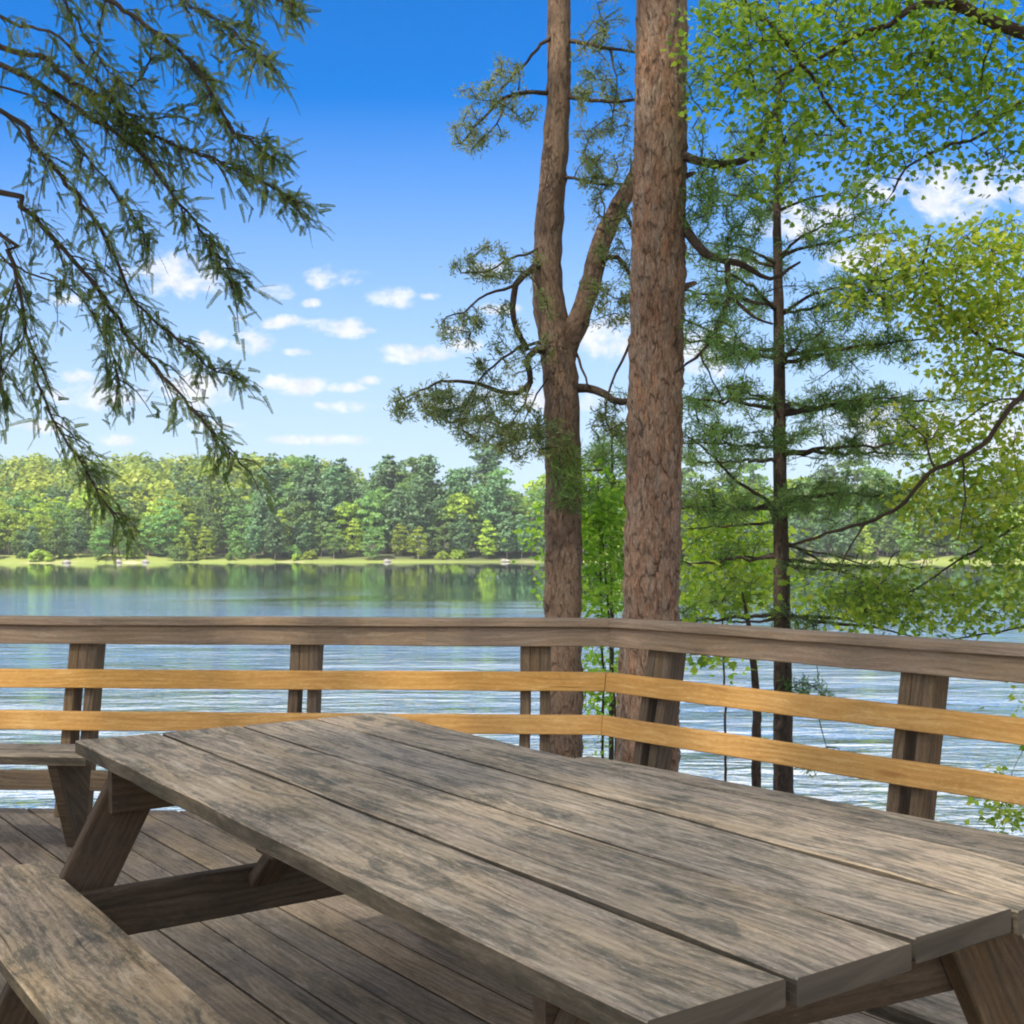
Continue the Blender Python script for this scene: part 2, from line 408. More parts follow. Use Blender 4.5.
def clip(poly, p0, n):              # keep (p-p0).n <= 0
    out = []
    for i in range(len(poly)):
        a, b = poly[i], poly[(i+1) % len(poly)]
        da, db = (a-p0)@n, (b-p0)@n
        if da <= 0: out.append(a)
        if da*db < 0: out.append(a+(b-a)*da/(da-db))
    return out
mb = MB()
edge = corner(0, .22)[:2]
pitch = .1465
for i in range(-46, 40):
    o = i*pitch
    w0, w1 = o+.0035+random.uniform(0, .0015), o+pitch-.0035-random.uniform(0, .0015)
    poly = [DD*-9+DE*w0, DD*5+DE*w0, DD*5+DE*w1, DD*-9+DE*w1]
    for p0, n in ((edge, nL), (edge, nR), (np.array([-5.5, 0]), np.array([-1.0, 0])), (np.array([4.2, 0]), np.array([1.0, 0])), (np.array([0, -2.6]), np.array([0, -1.0]))):
        poly = clip(poly, p0, n)
        if len(poly) < 3: break
    if len(poly) < 3: continue
    dz = random.uniform(-.002, .002)
    mb.prism(poly, -.038+dz, dz, DD, ch=.004)
# joists and rim under the boards
for s_, u_, n_ in (('L', uL, nL), ('R', uR, nR)):
    a = corner(-.14, .16); b = a+np.array([u_[0], u_[1], 0])*5.0
    mb.board(a, b, (0, 0, 1), .19, .038, tone=.2)
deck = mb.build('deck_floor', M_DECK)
tag(deck, kind='structure')
# support joists, so no daylight shows between boards
mb = MB()
for k in range(9):
    y = -2.2+k*.85
    mb.board((-5.3, y, -.135), (3.8 if y < 2 else 1.0-.0*y, y, -.135), (0, 0, 1), .19, .04, tone=.1)
for (x, y) in ((-4.5, 4.8), (-1.8, 4.8), (.2, 4.8), (-4.5, 1), (-1.8, 1), (1.5, 2), (-4.5, -2), (-1, -2), (3, -2)):
    g0 = gz(x, y)-.3
    mb.board((x, y, g0), (x, y, -.23), (1, 0, 0), .14, .14, tone=.1)
tag(mb.build('deck_frame', M_FRAME), kind='structure')

# ------------------------------------------------------------------ railing
rail = empty('deck_railing', corner(0))
tag(rail, 'wooden deck railing leaning outward, grey cap and top board over two yellow rails', 'railing')
def railboard(name, mat, side, z0, z1, d0, d1, length, mb=None, jit=.0012):
    m = MB()
    sec = lambda al: [railpt(side, al, z1, d0), railpt(side, al, z0, d0), railpt(side, al, z0, d1), railpt(side, al, z1, d1)]
    m.sweep(sec(.001), sec(length), nseg=int(length/.25), jit=jit, ch=.004, tone=random.uniform(.35, .65))
    return m.build(name, mat, rail)
for side, ln in (('L', 4.6), ('R', 4.2)):
    c = railboard('cap_board', M_RAIL, side, .915, .950, -.022, .15, ln)
    railboard('top_board', M_RAIL, side, .822, .9145, .004, .039, ln)
    o = railboard('rail', M_YEL, side, .612, .700, 0, .037, ln); o['label'] = 'newer yellow wooden rail, upper'
    o = railboard('rail', M_YEL, side, .412, .500, 0, .037, ln); o['label'] = 'newer yellow wooden rail, lower'
    o = railboard('rail', M_POST, side, .13, .22, 0, .037, ln); o['label'] = 'old dark grey rail near the deck'
    posts = {'L': [.36, 1.49, 2.60, 3.68, 4.5], 'R': [.30, 1.60, 2.75, 3.85]}[side]
    u = uL if side == 'L' else uR
    for pc in posts:
        for off in (-.048, .048):
            m = MB()
            def sec(z): return [postpt(side, pc+off-.024, z, .04), postpt(side, pc+off+.024, z, .04), postpt(side, pc+off+.024, z, .15), postpt(side, pc+off-.024, z, .15)]
            A, B = sec(.003), sec(.913)
            if side == 'L': A, B = A[::-1], B[::-1]
            m.sweep(A, B, nseg=5, jit=.001, ch=.003, tone=random.uniform(0, 1))
            po = m.build('post', M_POST, rail)
        m = MB()
        def sec2(z): return [postpt(side, pc-.0235, z, .043), postpt(side, pc+.0235, z, .043), postpt(side, pc+.0235, z, .146), postpt(side, pc-.0235, z, .146)]
        A, B = sec2(.66), sec2(.911)
        if side == 'L': A, B = A[::-1], B[::-1]
        m.sweep(A, B, nseg=2, ch=.003, tone=.8)
        m.build('filler_block', M_POST, po)

# benches along the railing
def rail_bench(side, a0, a1, legs, label):
    u = uL if side == 'L' else uR; n = nL if side == 'L' else nR
    c0 = corner(.43)[:2]
    def q(al, d, z): p = c0+d*n+u*al; return np.array([p[0], p[1], z])   # along measured from the corner's foot on this side
    root = empty('deck_bench', q((a0+a1)/2, -.6, 0))
    tag(root, label, 'bench', 'benches along the railing')
    m = MB()
    for d0, d1 in ((-.80, -.655), (-.645, -.50)):
        sec = lambda al: [q(al, d1, .43), q(al, d0, .43), q(al, d0, .392), q(al, d1, .392)]
        A, B = sec(a0), sec(a1)
        if side == 'R': A, B = A[::-1], B[::-1]
        m.sweep(A, B, nseg=8, jit=.001)
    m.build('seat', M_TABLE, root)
    for al in legs:
        m = MB()
        Q = lambda a: [q(a, -.785, .390), q(a, -.60, .002), q(a, -.50, .002), q(a, -.42, .390)]
        A, B = Q(al-.02), Q(al+.02)
        if side == 'R': A, B = A[::-1], B[::-1]
        m.sweep(A, B, ch=.003); m.build('leg', M_FRAME, root)
    return root
rail_bench('L', 2.15, 4.9, (2.30, 4.2), 'low plank bench along the left stretch of railing, behind the picnic table corner')
rail_bench('R', .42, 4.0, (.75, 2.2, 3.6), 'low plank bench along the right stretch of railing, mostly hidden by the tabletop')

# ------------------------------------------------------------------ picnic table
TA = R(-54.9)
tl = np.array([math.cos(TA), math.sin(TA), 0]); ts = np.array([-tl[1], tl[0], 0])
A0 = np.array([-1.255, 3.406, 0]); TLn = 2.457; TW = 1.0
def T(l, s, z): return A0+tl*l+ts*s+np.array([0, 0, z])
table = empty('picnic_table', T(TLn/2, TW/2, 0))
tag(table, 'weathered grey brown wooden picnic table with four plank top and attached benches', 'picnic table')
m = MB()
bw = (TW-3*.016)/4
for k in range(4):
    s0 = k*(bw+.016)+random.uniform(-.001, .001); s1 = s0+bw
    e0, e1 = random.uniform(-.004, .006), TLn+[0, .006, -.002, .004][k]
    zt = .75+random.uniform(-.0015, .0015)
    sec = lambda l: [T(l, s1, zt), T(l, s1, zt-.038), T(l, s0, zt-.038), T(l, s0, zt)]
    m.sweep(sec(e0)[::-1], sec(e1)[::-1], nseg=10, jit=.0012, ch=.0028)
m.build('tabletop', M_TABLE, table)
for s0, s1 in ((-.345, -.06), (TW+.06, TW+.345)):
    m = MB(); 
    sec = lambda l: [T(l, s0, .39), T(l, s1, .39), T(l, s1, .352), T(l, s0, .352)]
    m.sweep(sec(-.10), sec(TLn+.08), nseg=9, jit=.0012, ch=.005)
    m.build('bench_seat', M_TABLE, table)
def tbox(name, l0, l1, Q, mat=M_FRAME):          # polygon Q in (s,z), thick l0..l1
    m = MB(); m.sweep([T(l0, s, z) for s, z in Q], [T(l1, s, z) for s, z in Q], ch=.004, uoff=None)
    return m
def plank_sz(name, l0, l1, p, q, w):              # plank lying in the (s,z) plane from p to q
    m = MB(); a = T((l0+l1)/2, *p); b = T((l0+l1)/2, *q)
    ax = (b-a)/np.linalg.norm(b-a); side = np.cross(tl, ax)
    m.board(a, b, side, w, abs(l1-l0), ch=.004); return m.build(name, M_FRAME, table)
T0 = T
for fl, sg in ((.092, 1), (TLn-.20, -1)):
    T = (lambda l, s, z: T0(l+.15*(s-.5), s, z)) if sg < 0 else T0
    a, b_ = (fl, fl+.038)
    inner0, inner1 = (b_+.001, b_+.039) if sg > 0 else (a-.039, a-.001)
    for mir in (False, True):
        X = (lambda s: TW-s) if mir else (lambda s: s)
        # leg: plank cut level at the top and at the deck
        m = MB(); hw = .082
        Q = [(X(.085+.01), .711), (X(-.27), .002), (X(-.27+2*hw), .002), (X(.085+.01+2*hw), .711)]
        A = [T(a, s, z) for s, z in Q]; B = [T(b_, s, z) for s, z in Q]
        if mir: A, B = A[::-1], B[::-1]
        # sweep runs through the thickness; lay the grain along the leg by using a board sweep
        A2 = [T(a, *Q[0]), T(b_, *Q[0]), T(b_, *Q[3]), T(a, *Q[3])]; B2 = [T(a, *Q[1]), T(b_, *Q[1]), T(b_, *Q[2]), T(a, *Q[2])]
        if mir: A2, B2 = A2[::-1], B2[::-1]
        m.sweep(A2, B2, nseg=3, jit=.0006, ch=.004)
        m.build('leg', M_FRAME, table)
    cle = plank_sz('cleat', inner0, inner1, (.055, .635), (TW-.055, .635), .150)
    bea = plank_sz('bench_beam', inner0, inner1, (-.32, .283), (TW+.32, .283), .137)
    # diagonal brace up to the middle of the top
    m = MB(); l_in = inner1 if sg > 0 else inner0
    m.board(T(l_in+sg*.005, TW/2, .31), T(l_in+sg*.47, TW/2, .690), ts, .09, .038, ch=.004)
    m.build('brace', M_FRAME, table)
    # carriage bolts
    li = inner1 if sg > 0 else inner0
    for (s, z) in ((.12, .64), (.19, .63), (TW-.12, .64), (TW-.19, .63), (-.02, .29), (.06, .28), (TW+.02, .29), (TW-.06, .28)):
        m = MB(); m.tube([T(li-sg*.002, s, z), T(li+sg*.004, s, z)], [.011, .008], 10)
        m.build('bolt', M_BARK3, cle if z > .5 else bea)
T = T0
m = MB()
l0 = TLn*.5; 
m.board(T(l0, .05, .692), T(l0, TW-.05, .692), tl, .09, .036, ch=.004)
m.build('cleat', M_FRAME, table)

# ------------------------------------------------------------------ near trees
class Tree:
    def __init__(s, name, base, label, cat='tree'):
        s.root = empty(name, base); tag(s.root, label, cat)
        s.trunk = MB(); s.wood = MB(); s.nodes = []; s.leaf = {}
        s.base = np.array(base, float)
    def addnodes(s, path): s.nodes.extend([p for p in path])
    def stem(s, pts, radii, sides=22, rough=.05, step=.08, lob=.05, node=False):
        path = smooth_path(pts, step)
        # radii interpolated along the control points
        d = np.concatenate([[0], np.cumsum(np.linalg.norm(np.diff(np.array(pts), axis=0), axis=1))])
        dp = np.concatenate([[0], np.cumsum(np.linalg.norm(np.diff(path, axis=0), axis=1))])
        r = np.interp(dp/dp[-1], d/d[-1], radii)
        s.trunk.tube(path, r*(1+np.random.normal(0, .012, len(r))), sides, rough, lob=lob)
        if node: s.addnodes(path)
        return path
    def limb(s, pts, r0, r1, sides=7, jit=.005, node_from=0.0, rough=.06, step=.07):
        path = smooth_path(pts, step, jit)
        t = np.linspace(0, 1, len(path))
        s.wood.tube(path, r0+(r1-r0)*t**.8, sides, rough)
        s.addnodes(path[int(len(path)*node_from):])
        return path
    def attach(s, centers, r=.004, sag=.05, maxlen=9):
        centers = np.array(centers); N = np.array(s.nodes)
        if len(centers) == 0: return centers
        d0 = np.array([np.min(np.sum((N-c)**2, 1)) for c in centers])
        out = []
        for i in np.argsort(d0):
            c = centers[i]
            d = np.sum((N-c)**2, 1); k = int(np.argmin(d)); L = math.sqrt(d[k])
            out.append((c, unit(c-N[k])))
            if L < .02 or L > maxlen: continue
            p = N[k]; mid = (p+c)/2+np.random.normal(0, .06*L, 3)+np.array([0, 0, sag*L])
            path = smooth_path([p, mid, c], max(.05, L/5))
            rr = r*(1+min(L, 1.5)*1.2)
            s.wood.tube(path, np.linspace(rr, r*.6, len(path)), 4, cap=False)
            N = np.vstack([N, path[1:]])
        s.nodes = list(N)
        return out
    def finish(s, bark_m, twig_m, leaf_mats):
        if s.trunk.v: s.trunk.build('trunk', bark_m, s.root, smooth=True)
        if s.wood.v: s.wood.build('branches', twig_m, s.root, smooth=True)
        for key, (Vs, Ts) in s.leaf.items():
            polys('crown', np.concatenate(Vs), np.concatenate(Ts), leaf_mats[key], s.root, s.base)
    def put(s, key, V, tone):
        a = s.leaf.setdefault(key, ([], [])); a[0].append(V); a[1].append(tone)

def frames(d):
    """random roll frames for directions d (N,3) -> x,y(dir),z"""
    rnd = np.random.normal(size=d.shape)
    x = unit(np.cross(d, rnd)); z = np.cross(x, d)
    return x, d, z
MAPLE = np.array([(0, 0), (.28, -.02), (.5, .22), (.33, .36), (.42, .62), (.2, .58), (0, 1), (-.2, .58), (-.42, .62), (-.33, .36), (-.5, .22), (-.28, -.02)])
MAPLE = np.column_stack([MAPLE, -.18*np.abs(MAPLE[:, 0])])
def leaves(tree, key, ends, n=(5, 9), size=(.06, .1), spread=.12, flat=.6, tone=(.15, .95), droop=.25):
    C, D, S, Tn = [], [], [], []
    for c, dr in ends:
        k = random.randint(*n); tb = random.uniform(*tone)
        for j in range(k):
            off = np.random.normal(0, spread, 3)*np.array([1, 1, .55])
            C.append(c+off); v = unit(off*np.array([1, 1, .4])+dr*.06)+np.array([0, 0, -droop])+np.random.normal(0, .25, 3)
            D.append(unit(v)); S.append(random.uniform(*size)); Tn.append(tb+random.uniform(-.22, .22))
    C = np.array(C); D = np.array(D); S = np.array(S); Tn = np.array(Tn)
    # leaf plane: normal biased upwards
    up = unit(np.array([0, 0, 1.0])*flat+np.random.normal(0, .45, D.shape))
    x = unit(np.cross(D, up)); z = np.cross(x, D)
    V = C[:, None, :]+S[:, None, None]*(MAPLE[None, :, 0:1]*x[:, None, :]+MAPLE[None, :, 1:2]*D[:, None, :]+MAPLE[None, :, 2:3]*z[:, None, :])
    tree.put(key, V, Tn)
def tufts(tree, key, ends, n=26, length=(.06, .1), width=.007, cone=.9, tone=(.2, .8), spread=.03, up=.25):
    C, D, L, Tn = [], [], [], []
    for c, dr in ends:
        tb = random.uniform(*tone)
        d0 = unit(dr+np.array([0, 0, up]))
        D_ = unit(d0[None]+np.random.normal(0, cone, (n, 3))); D.append(D_)
        C.append(c[None]+np.random.normal(0, spread, (n, 3))-d0[None]*np.random.uniform(0, .09, (n, 1)))
        L.append(np.random.uniform(*length, n)); Tn.append(tb+np.random.uniform(-.2, .2, n))
    C = np.concatenate(C); D = np.concatenate(D); L = np.concatenate(L); Tn = np.concatenate(Tn)
    x, d, z = frames(D); w = width
    V = np.stack([C-x*w*.4, C+d*L[:, None]*.6-x*w*.5, C+d*L[:, None], C+d*L[:, None]*.6+x*w*.5], 1)
    tree.put(key, V, Tn)
def sprays(tree, key, ends, length=(.10, .2), pairs=9, nl=.02, nw=.006, tone=(.1, .8), droop=.5, per=3, fan=.35):
    for c, dr in ends:
        tb = random.uniform(*tone)
        for q in range(per):
            d = unit(dr*np.array([1, 1, .7])+np.array([0, 0, -droop])+np.random.normal(0, fan, 3)); L = random.uniform(*length)
            x = unit(np.cross(d, np.array([0, 0, 1.0])+np.random.normal(0, .5, 3))); zz = np.cross(x, d)
            st = c+np.random.normal(0, .02, 3)
            tt = np.linspace(.05, 1, pairs)
            base = st[None]+d[None]*(L*tt)[:, None]+np.array([0, 0, -1.0])[None]*(L*.10*tt**2)[:, None]
            VV = []
            for sgn in (-1, 1):
                nd = unit(x*sgn+d*.55+zz*.15+np.random.normal(0, .15, (pairs, 3)))
                ll = nl*(1.15-.6*tt)[:, None]
                w = unit(np.cross(nd, zz[None]))*nw
                VV.append(np.stack([base-w*.5, base+nd*ll*.6-w*.5, base+nd*ll, base+nd*ll*.6+w*.5], 1))
            # stem
            w = x*.0016
            VV.append(np.array([[base[0]-w, base[-1]-w*.4, base[-1]+w*.4, base[0]+w]]))
            VV = np.concatenate(VV)
            tree.put(key, VV, tb+np.random.uniform(-.2, .2, len(VV)))
def blob(px, py, rx, ry, depth, dd, n):
    """n points scattered in an ellipsoid seen round pixel (px,py)"""
    out = []
    while len(out) < n:
        v = np.random.uniform(-1, 1, 3)
        if v@v > 1: continue
        d = depth+v[2]*dd
        out.append(P(px+v[0]*rx, py+v[1]*ry, d))
    return out

# --- red pine with the big trunk
d1 = 7.8
b1 = P(649, 0, d1); b1 = np.array([b1[0]-.02, d1, gz(b1[0], d1)-.3])
T1 = Tree('red_pine', (b1[0], b1[1], gz(b1[0], d1)), 'tall pine with the thickest reddish plated trunk, standing just behind the railing corner')
pts = [b1, P(647, 700, d1), P(650.5, 615, d1), P(654, 480, d1), P(658, 300, d1), P(661, 150, d1), P(662.5, 0, d1), P(664, -300, d1), P(668, -800, d1), P(670, -1300, d1)]
rr = np.array([.23, .20, .181, .178, .175, .169, .164, .15, .11, .03])
T1.stem(pts, rr, 44, .038, .045, .03)
c1 = [P(672, 150, d1), P(689, 158, 7.7), P(721, 164, 7.6), P(754, 154, 7.6), P(771, 119, 7.7), P(781, 90, 7.8), P(791, 66, 7.9)]
T1.limb(c1, .036, .012)
T1.limb([P(668, 205, d1), P(689, 234, 7.7), P(709, 258, 7.6), P(738, 262, 7.6), P(771, 279, 7.7), P(800, 262, 7.8)], .045, .008)
T1.limb([P(727, 261, 7.6), P(730, 293, 7.55), P(754, 316, 7.5), P(773, 324, 7.5)], .022, .007)
T1.limb([P(730, 296, 7.55), P(718, 325, 7.5), P(705, 349, 7.5), P(687, 365, 7.5), P(676, 372, 7.6)], .018, .006)
T1.limb([P(700, 352, 7.5), P(712, 380, 7.4), P(722, 400, 7.4)], .008, .004)
T1.limb([P(680, 318, 7.7), P(705, 328, 7.6), P(735, 340, 7.5)], .008, .004)
ends = T1.attach(blob(712, 210, 30, 60, 7.6, .4, 40)+blob(716, 320, 30, 50, 7.5, .3, 40)+blob(735, 200, 45, 45, 7.7, .4, 45)+blob(700, 80, 14, 80, 7.6, .4, 16)+blob(702, 420, 18, 40, 7.5, .3, 14))
tufts(T1, 'g', ends, 40, (.035, .065), .008, 1.0, spread=.02)
# upper crown above the picture
for k in range(14):
    a = k*2.4; z = 7+k*.55; L = 2.6-.1*k
    s0 = np.array([b1[0]+.05, d1, z])
    e = s0+np.array([math.cos(a)*L, math.sin(a)*L, .5])
    T1.limb([s0, (s0+e)/2+np.array([0, 0, -.1]), e], .05, .01)
ends = [(np.array([b1[0]+random.gauss(0, 1.4), d1+random.gauss(0, 1.4), random.uniform(7.5, 15)]), np.array([0, 0, 1.0])) for _ in range(420)]
ends = T1.attach([e[0] for e in ends], .006)
tufts(T1, 'g', ends, 14, (.14, .24), .035, .9)
# branch stubs and knots
for (x, y, sd) in ((688, 175, 1), (638, 300, -1), (689, 285, 1), (652, 465, 0), (672, 470, 0)):
    p = P(x, y, d1-.1 if sd == 0 else d1); dirv = np.array([sd*1.0, -.6 if sd == 0 else -.2, .3])
    T1.trunk.tube([p-dirv*.03, p+dirv*.03, p+dirv*.05], [.024, .016, .010], 8, .1)
T1.finish(M_BARK1, M_BARK3, {'g': M_PINE})

# --- forked pine
d2 = 9.3
b2x = P(563, 700, d2)[0]
b2 = np.array([b2x, d2, gz(b2x, d2)-.3])
T2 = Tree('forked_pine', (b2x, d2, gz(b2x, d2)), 'slimmer grey brown pine whose trunk forks into two stems, left of the thickest trunk')
T2.stem([b2, P(562, 740, d2), P(563, 600, d2), P(564, 480, d2), P(562, 400, d2), P(558, 350, d2), P(549.5, 300, d2), P(548, 250, d2), P(555, 160, d2), P(559, 90, d2), P(559, 0, d2), P(560, -200, d2), P(556, -500, d2), P(560, -800, d2)],
        [.17, .155, .146, .14, .137, .132, .122, .112, .10, .093, .089, .075, .05, .015], 24, .05, .07, .05)
T2.stem([P(563, 395, d2), P(566, 350, d2-.02), P(578, 320, d2-.05), P(590, 285, d2), P(602, 240, d2+.1), P(622, 200, d2+.2), P(640, 165, d2+.3), P(655, 90, d2+.4), P(662, -30, d2+.5), P(666, -300, d2+.6)],
        [.06, .088, .085, .08, .075, .07, .066, .06, .05, .015], 18, .05, .07, .05)
B = T2.limb
B([P(552, 356, d2), P(537, 350, 9.2), P(526, 362, 9.1), P(531, 383, 9.1), P(517, 393, 9.1), P(497, 390, 9.1), P(479, 384, 9.1)], .032, .016)
B([P(545, 262, d2), P(530, 271, 9.1), P(516, 284, 9.0), P(512, 307, 9.0), P(517, 329, 9.0), P(528, 350, 9.05)], .033, .02)
B([P(513, 286, 9.0), P(487, 294, 8.9), P(464, 312, 8.8), P(446, 317, 8.8)], .014, .005)
B([P(554, 338, d2), P(522, 347, 9.0), P(494, 365, 8.9), P(479, 381, 8.9), P(464, 410, 8.8), P(453, 423, 8.7)], .016, .005)
B([P(480, 384, 9.1), P(441, 381, 9.0), P(428, 388, 8.9), P(395, 402, 8.8)], .016, .005)
B([P(546, 246, d2), P(507, 261, 9.0), P(487, 271, 8.9), P(461, 273, 8.8)], .014, .005)
B([P(531, 385, 9.1), P(520, 410, 9.0), P(508, 428, 9.0)], .010, .004)
B([P(553, 372, d2), P(533, 400, 9.0), P(520, 440, 8.9), P(512, 458, 8.9)], .010, .004)
B([P(566, 390, d2), P(596, 389, 9.2), P(613, 400, 9.1), P(631, 402, 9.1), P(645, 396, 9.1)], .042, .02)
B([P(640, 320, 9.3), P(633, 337, 9.2), P(621, 362, 9.1), P(608, 395, 9.1), P(606, 416, 9.0), P(610, 430, 9.0)], .015, .006)
B([P(575, 350, d2), P(582, 368, 9.2), P(588, 388, 9.1)], .012, .008)
B([P(602, 260, d2), P(618, 257, 9.2), P(631, 273, 9.2), P(650, 285, 9.2)], .026, .012)
B([P(620, 205, 9.4), P(632, 228, 9.3), P(648, 245, 9.3)], .02, .01)
B([P(555, 93, d2), P(524, 93, 9.2), P(503, 98, 9.1), P(482, 119, 9.0), P(462, 143, 9.0)], .022, .006)
B([P(555, 35, d2), P(540, 45, 9.2), P(527, 61, 9.1), P(507, 82, 9.1), P(490, 104, 9.0)], .018, .005)
B([P(505, 98, 9.1), P(497, 125, 9.0), P(484, 137, 9.0)], .010, .004)
B([P(560, 41, d2), P(585, 43, 9.2), P(609, 49, 9.1), P(645, 54, 9.1)], .02, .01)
B([P(560, 97, d2), P(585, 99, 9.2), P(609, 102, 9.1), P(645, 99, 9.1)], .02, .012)
B([P(558, 178, d2), P(575, 177, 9.2), P(597, 184, 9.1), P(625, 184, 9.2)], .015, .008)
B([P(600, 190, 9.2), P(606, 225, 9.1), P(603, 250, 9.1)], .008, .004)
B([P(610, 50, 9.1), P(617, 85, 9.0), P(612, 120, 9.0)], .009, .004)
cl = blob(430, 402, 45, 24, 8.9, .3, 56)+blob(490, 415, 60, 36, 8.9, .4, 110)+blob(480, 325, 44, 26, 8.9, .3, 36)+blob(500, 265, 50, 20, 8.9, .3, 40)+blob(505, 365, 35, 25, 8.9, .3, 24)+blob(600, 110, 34, 100, 9.1, .4, 50)+blob(612, 250, 26, 80, 9.1, .4, 34)
cl += blob(500, 100, 42, 45, 9.0, .3, 46)+blob(470, 135, 22, 20, 9.0, .3, 20)+blob(605, 60, 30, 70, 9.1, .4, 36)+blob(600, 165, 32, 50, 9.1, .4, 34)+blob(605, 290, 25, 60, 9.1, .4, 26)+blob(610, 420, 30, 22, 9.1, .3, 26)+blob(530, 440, 40, 26, 9.0, .4, 60)+blob(545, 330, 30, 40, 8.9, .3, 10)
ends = T2.attach(cl, .0045)
tufts(T2, 'g', ends, 40, (.03, .06), .009, 1.1, tone=(.1, 1.0), spread=.022)
for k in range(200): pass
ends = T2.attach([np.array([b2x+random.gauss(0, 1.3), d2+random.gauss(0, 1.3), random.uniform(9.0, 12.5)]) for _ in range(300)], .006)
tufts(T2, 'g', ends, 12, (.14, .22), .032, .9)
T2.finish(M_BARK2, M_BARK3, {'g': M_PINE2})

# --- slim young pine on the right
d3 = 10.0
b3x = P(783, 700, d3)[0]; b3 = np.array([b3x, d3, gz(b3x, d3)-.3])
T3 = Tree('young_pine', (b3x, d3, gz(b3x, d3)), 'slender dark pine with level needle branches, right of the thickest trunk')
stem3 = T3.stem([b3, P(783, 760, d3), P(782, 620, d3), P(780, 480, d3), P(779, 330, d3), P(777, 200, d3), P(779, 90, d3), P(780, -60, d3)],
        [.095, .084, .07, .058, .046, .032, .019, .006], 14, .05, .07, .03)
def whorl(y, n, L, az0, rise):
    for k in range(n):
        az = az0+k*2*math.pi/n+random.uniform(-.3, .3); Lk = L*random.uniform(.7, 1.15)*(1.25 if math.cos(az) > .2 else 1.0)
        s0 = P(781 if y > 400 else 778, y+random.uniform(-8, 8), d3)
        dv = np.array([math.cos(az), math.sin(az)*.8, 0])
        yield s0, dv, Lk
for y, n, L, rise in ((90, 3, .4, .5), (150, 4, .55, .4), (210, 4, .75, .3), (262, 5, .95, .25), (310, 5, 1.15, .2), (360, 5, 1.25, .15), (408, 6, 1.3, .1), (455, 5, 1.3, .05), (505, 5, 1.25, 0), (560, 4, 1.1, -.05), (618, 4, 1.1, -.08)):
    for s0, dv, Lk in whorl(y, n, L, random.random()*6, rise):
        m_ = s0+dv*Lk*.5+np.array([0, 0, rise*Lk*.6]); e_ = s0+dv*Lk+np.array([0, 0, rise*Lk*.7])
        T3.limb([s0, m_, e_], .018*(.5+Lk/2), .005, 6, .01, node_from=.15)
        cs = []
        dens = 1.0 if y < 520 else .45
        for q in range(int(17*Lk*dens)+3):
            tq = random.uniform(.25, 1.08); lat = np.array([-dv[1], dv[0], 0])*random.gauss(0, .16*Lk)
            cs.append(s0+(e_-s0)*tq+lat+np.array([0, 0, random.gauss(.03, .06)]))
        en = T3.attach(cs, .004)
        tufts(T3, 'g', en, 40, (.045, .085), .0085, 1.0, up=.15, spread=.025)
# traced lower limbs
for pl, r0 in (([(777, 525), (764, 498), (738, 482), (710, 454), (686, 435)], .022), ([(777, 522), (740, 525), (686, 529)], .016), ([(779, 618), (750, 622), (724, 620)], .016), ([(783, 615), (830, 623), (880, 628), (920, 640)], .02), ([(781, 540), (830, 565), (870, 585), (910, 600)], .014), ([(781, 545), (850, 560), (890, 575)], .010)):
    T3.limb([P(x, y, d3-.25*i/3) for i, (x, y) in enumerate(pl)], r0, .005)
ends = T3.attach(blob(725, 440, 40, 25, 9.8, .4, 40)+blob(720, 500, 38, 30, 9.8, .4, 34)+blob(850, 335, 75, 65, 9.8, .5, 110)+blob(865, 420, 75, 35, 9.8, .5, 90)+blob(850, 500, 60, 30, 9.8, .5, 50)+blob(870, 600, 60, 22, 9.7, .4, 34)+blob(730, 600, 40, 22, 9.8, .4, 20)+blob(800, 690, 45, 18, 9.8, .4, 16)+blob(825, 765, 28, 10, 9.6, .3, 8)+blob(735, 350, 32, 40, 9.9, .4, 36))
tufts(T3, 'g', ends, 40, (.045, .085), .0085, 1.0, up=.1, spread=.025)
T3.finish(M_BARK3, M_BARK3, {'g': M_PINE})

# --- thin dead stem right of the railing corner
x_ = P(757, 700, 9.2)[0]
DS = Tree('thin_stem', (x_, 9.2, gz(x_, 9.2)), 'thin bare dark sapling stem in front of the water, beside the slender pine', 'sapling')
DS.stem([np.array([x_, 9.2, gz(x_, 9.2)-.2]), P(756, 760, 9.2), P(757, 715, 9.2), P(753, 660, 9.2), P(748, 622, 9.2), P(742, 590, 9.2)], [.045, .038, .034, .026, .018, .008], 10, .06)
DS.addnodes([P(748, 622, 9.2), P(742, 590, 9.2), P(752, 650, 9.2)])
ends = DS.attach(blob(735, 590, 40, 25, 9.2, .3, 24)+blob(720, 650, 40, 12, 9.2, .3, 12), .003)
leaves(DS, 'g', ends, (4, 7), (.05, .085), .09)
DS.finish(M_BARK3, M_TWIG, {'g': M_MAPLE})

# --- maple reaching in from the right
mxb = 6.4; myb = 8.2
MP = Tree('maple_tree', (mxb, myb, gz(mxb, myb)), 'broadleaf tree at the right edge, its fresh green leafy boughs filling the upper right')
MP.stem([np.array([mxb, myb, gz(mxb, myb)-.3]), np.array([mxb, myb, 0]), np.array([mxb-.1, myb, 3]), np.array([mxb, myb-.2, 6]), np.array([mxb+.2, myb, 9]), np.array([mxb, myb, 12])], [.3, .24, .2, .17, .11, .03], 18, .05, .15)
mt = lambda z: np.array([mxb-.05, myb-.05, z])
L = MP.limb
L([mt(4.4), P(1110, 52, 7.4), P(1024, 33, 6.9), P(988, 20, 6.8), P(955, 0, 6.7), P(900, -45, 6.6)], .075, .03, 9)
L([P(975, 12, 6.8), P(923, 4, 6.8), P(890, 25, 6.8), P(853, 35, 6.8), P(824, 57, 6.8), P(795, 68, 6.9), P(775, 80, 6.9)], .028, .006)
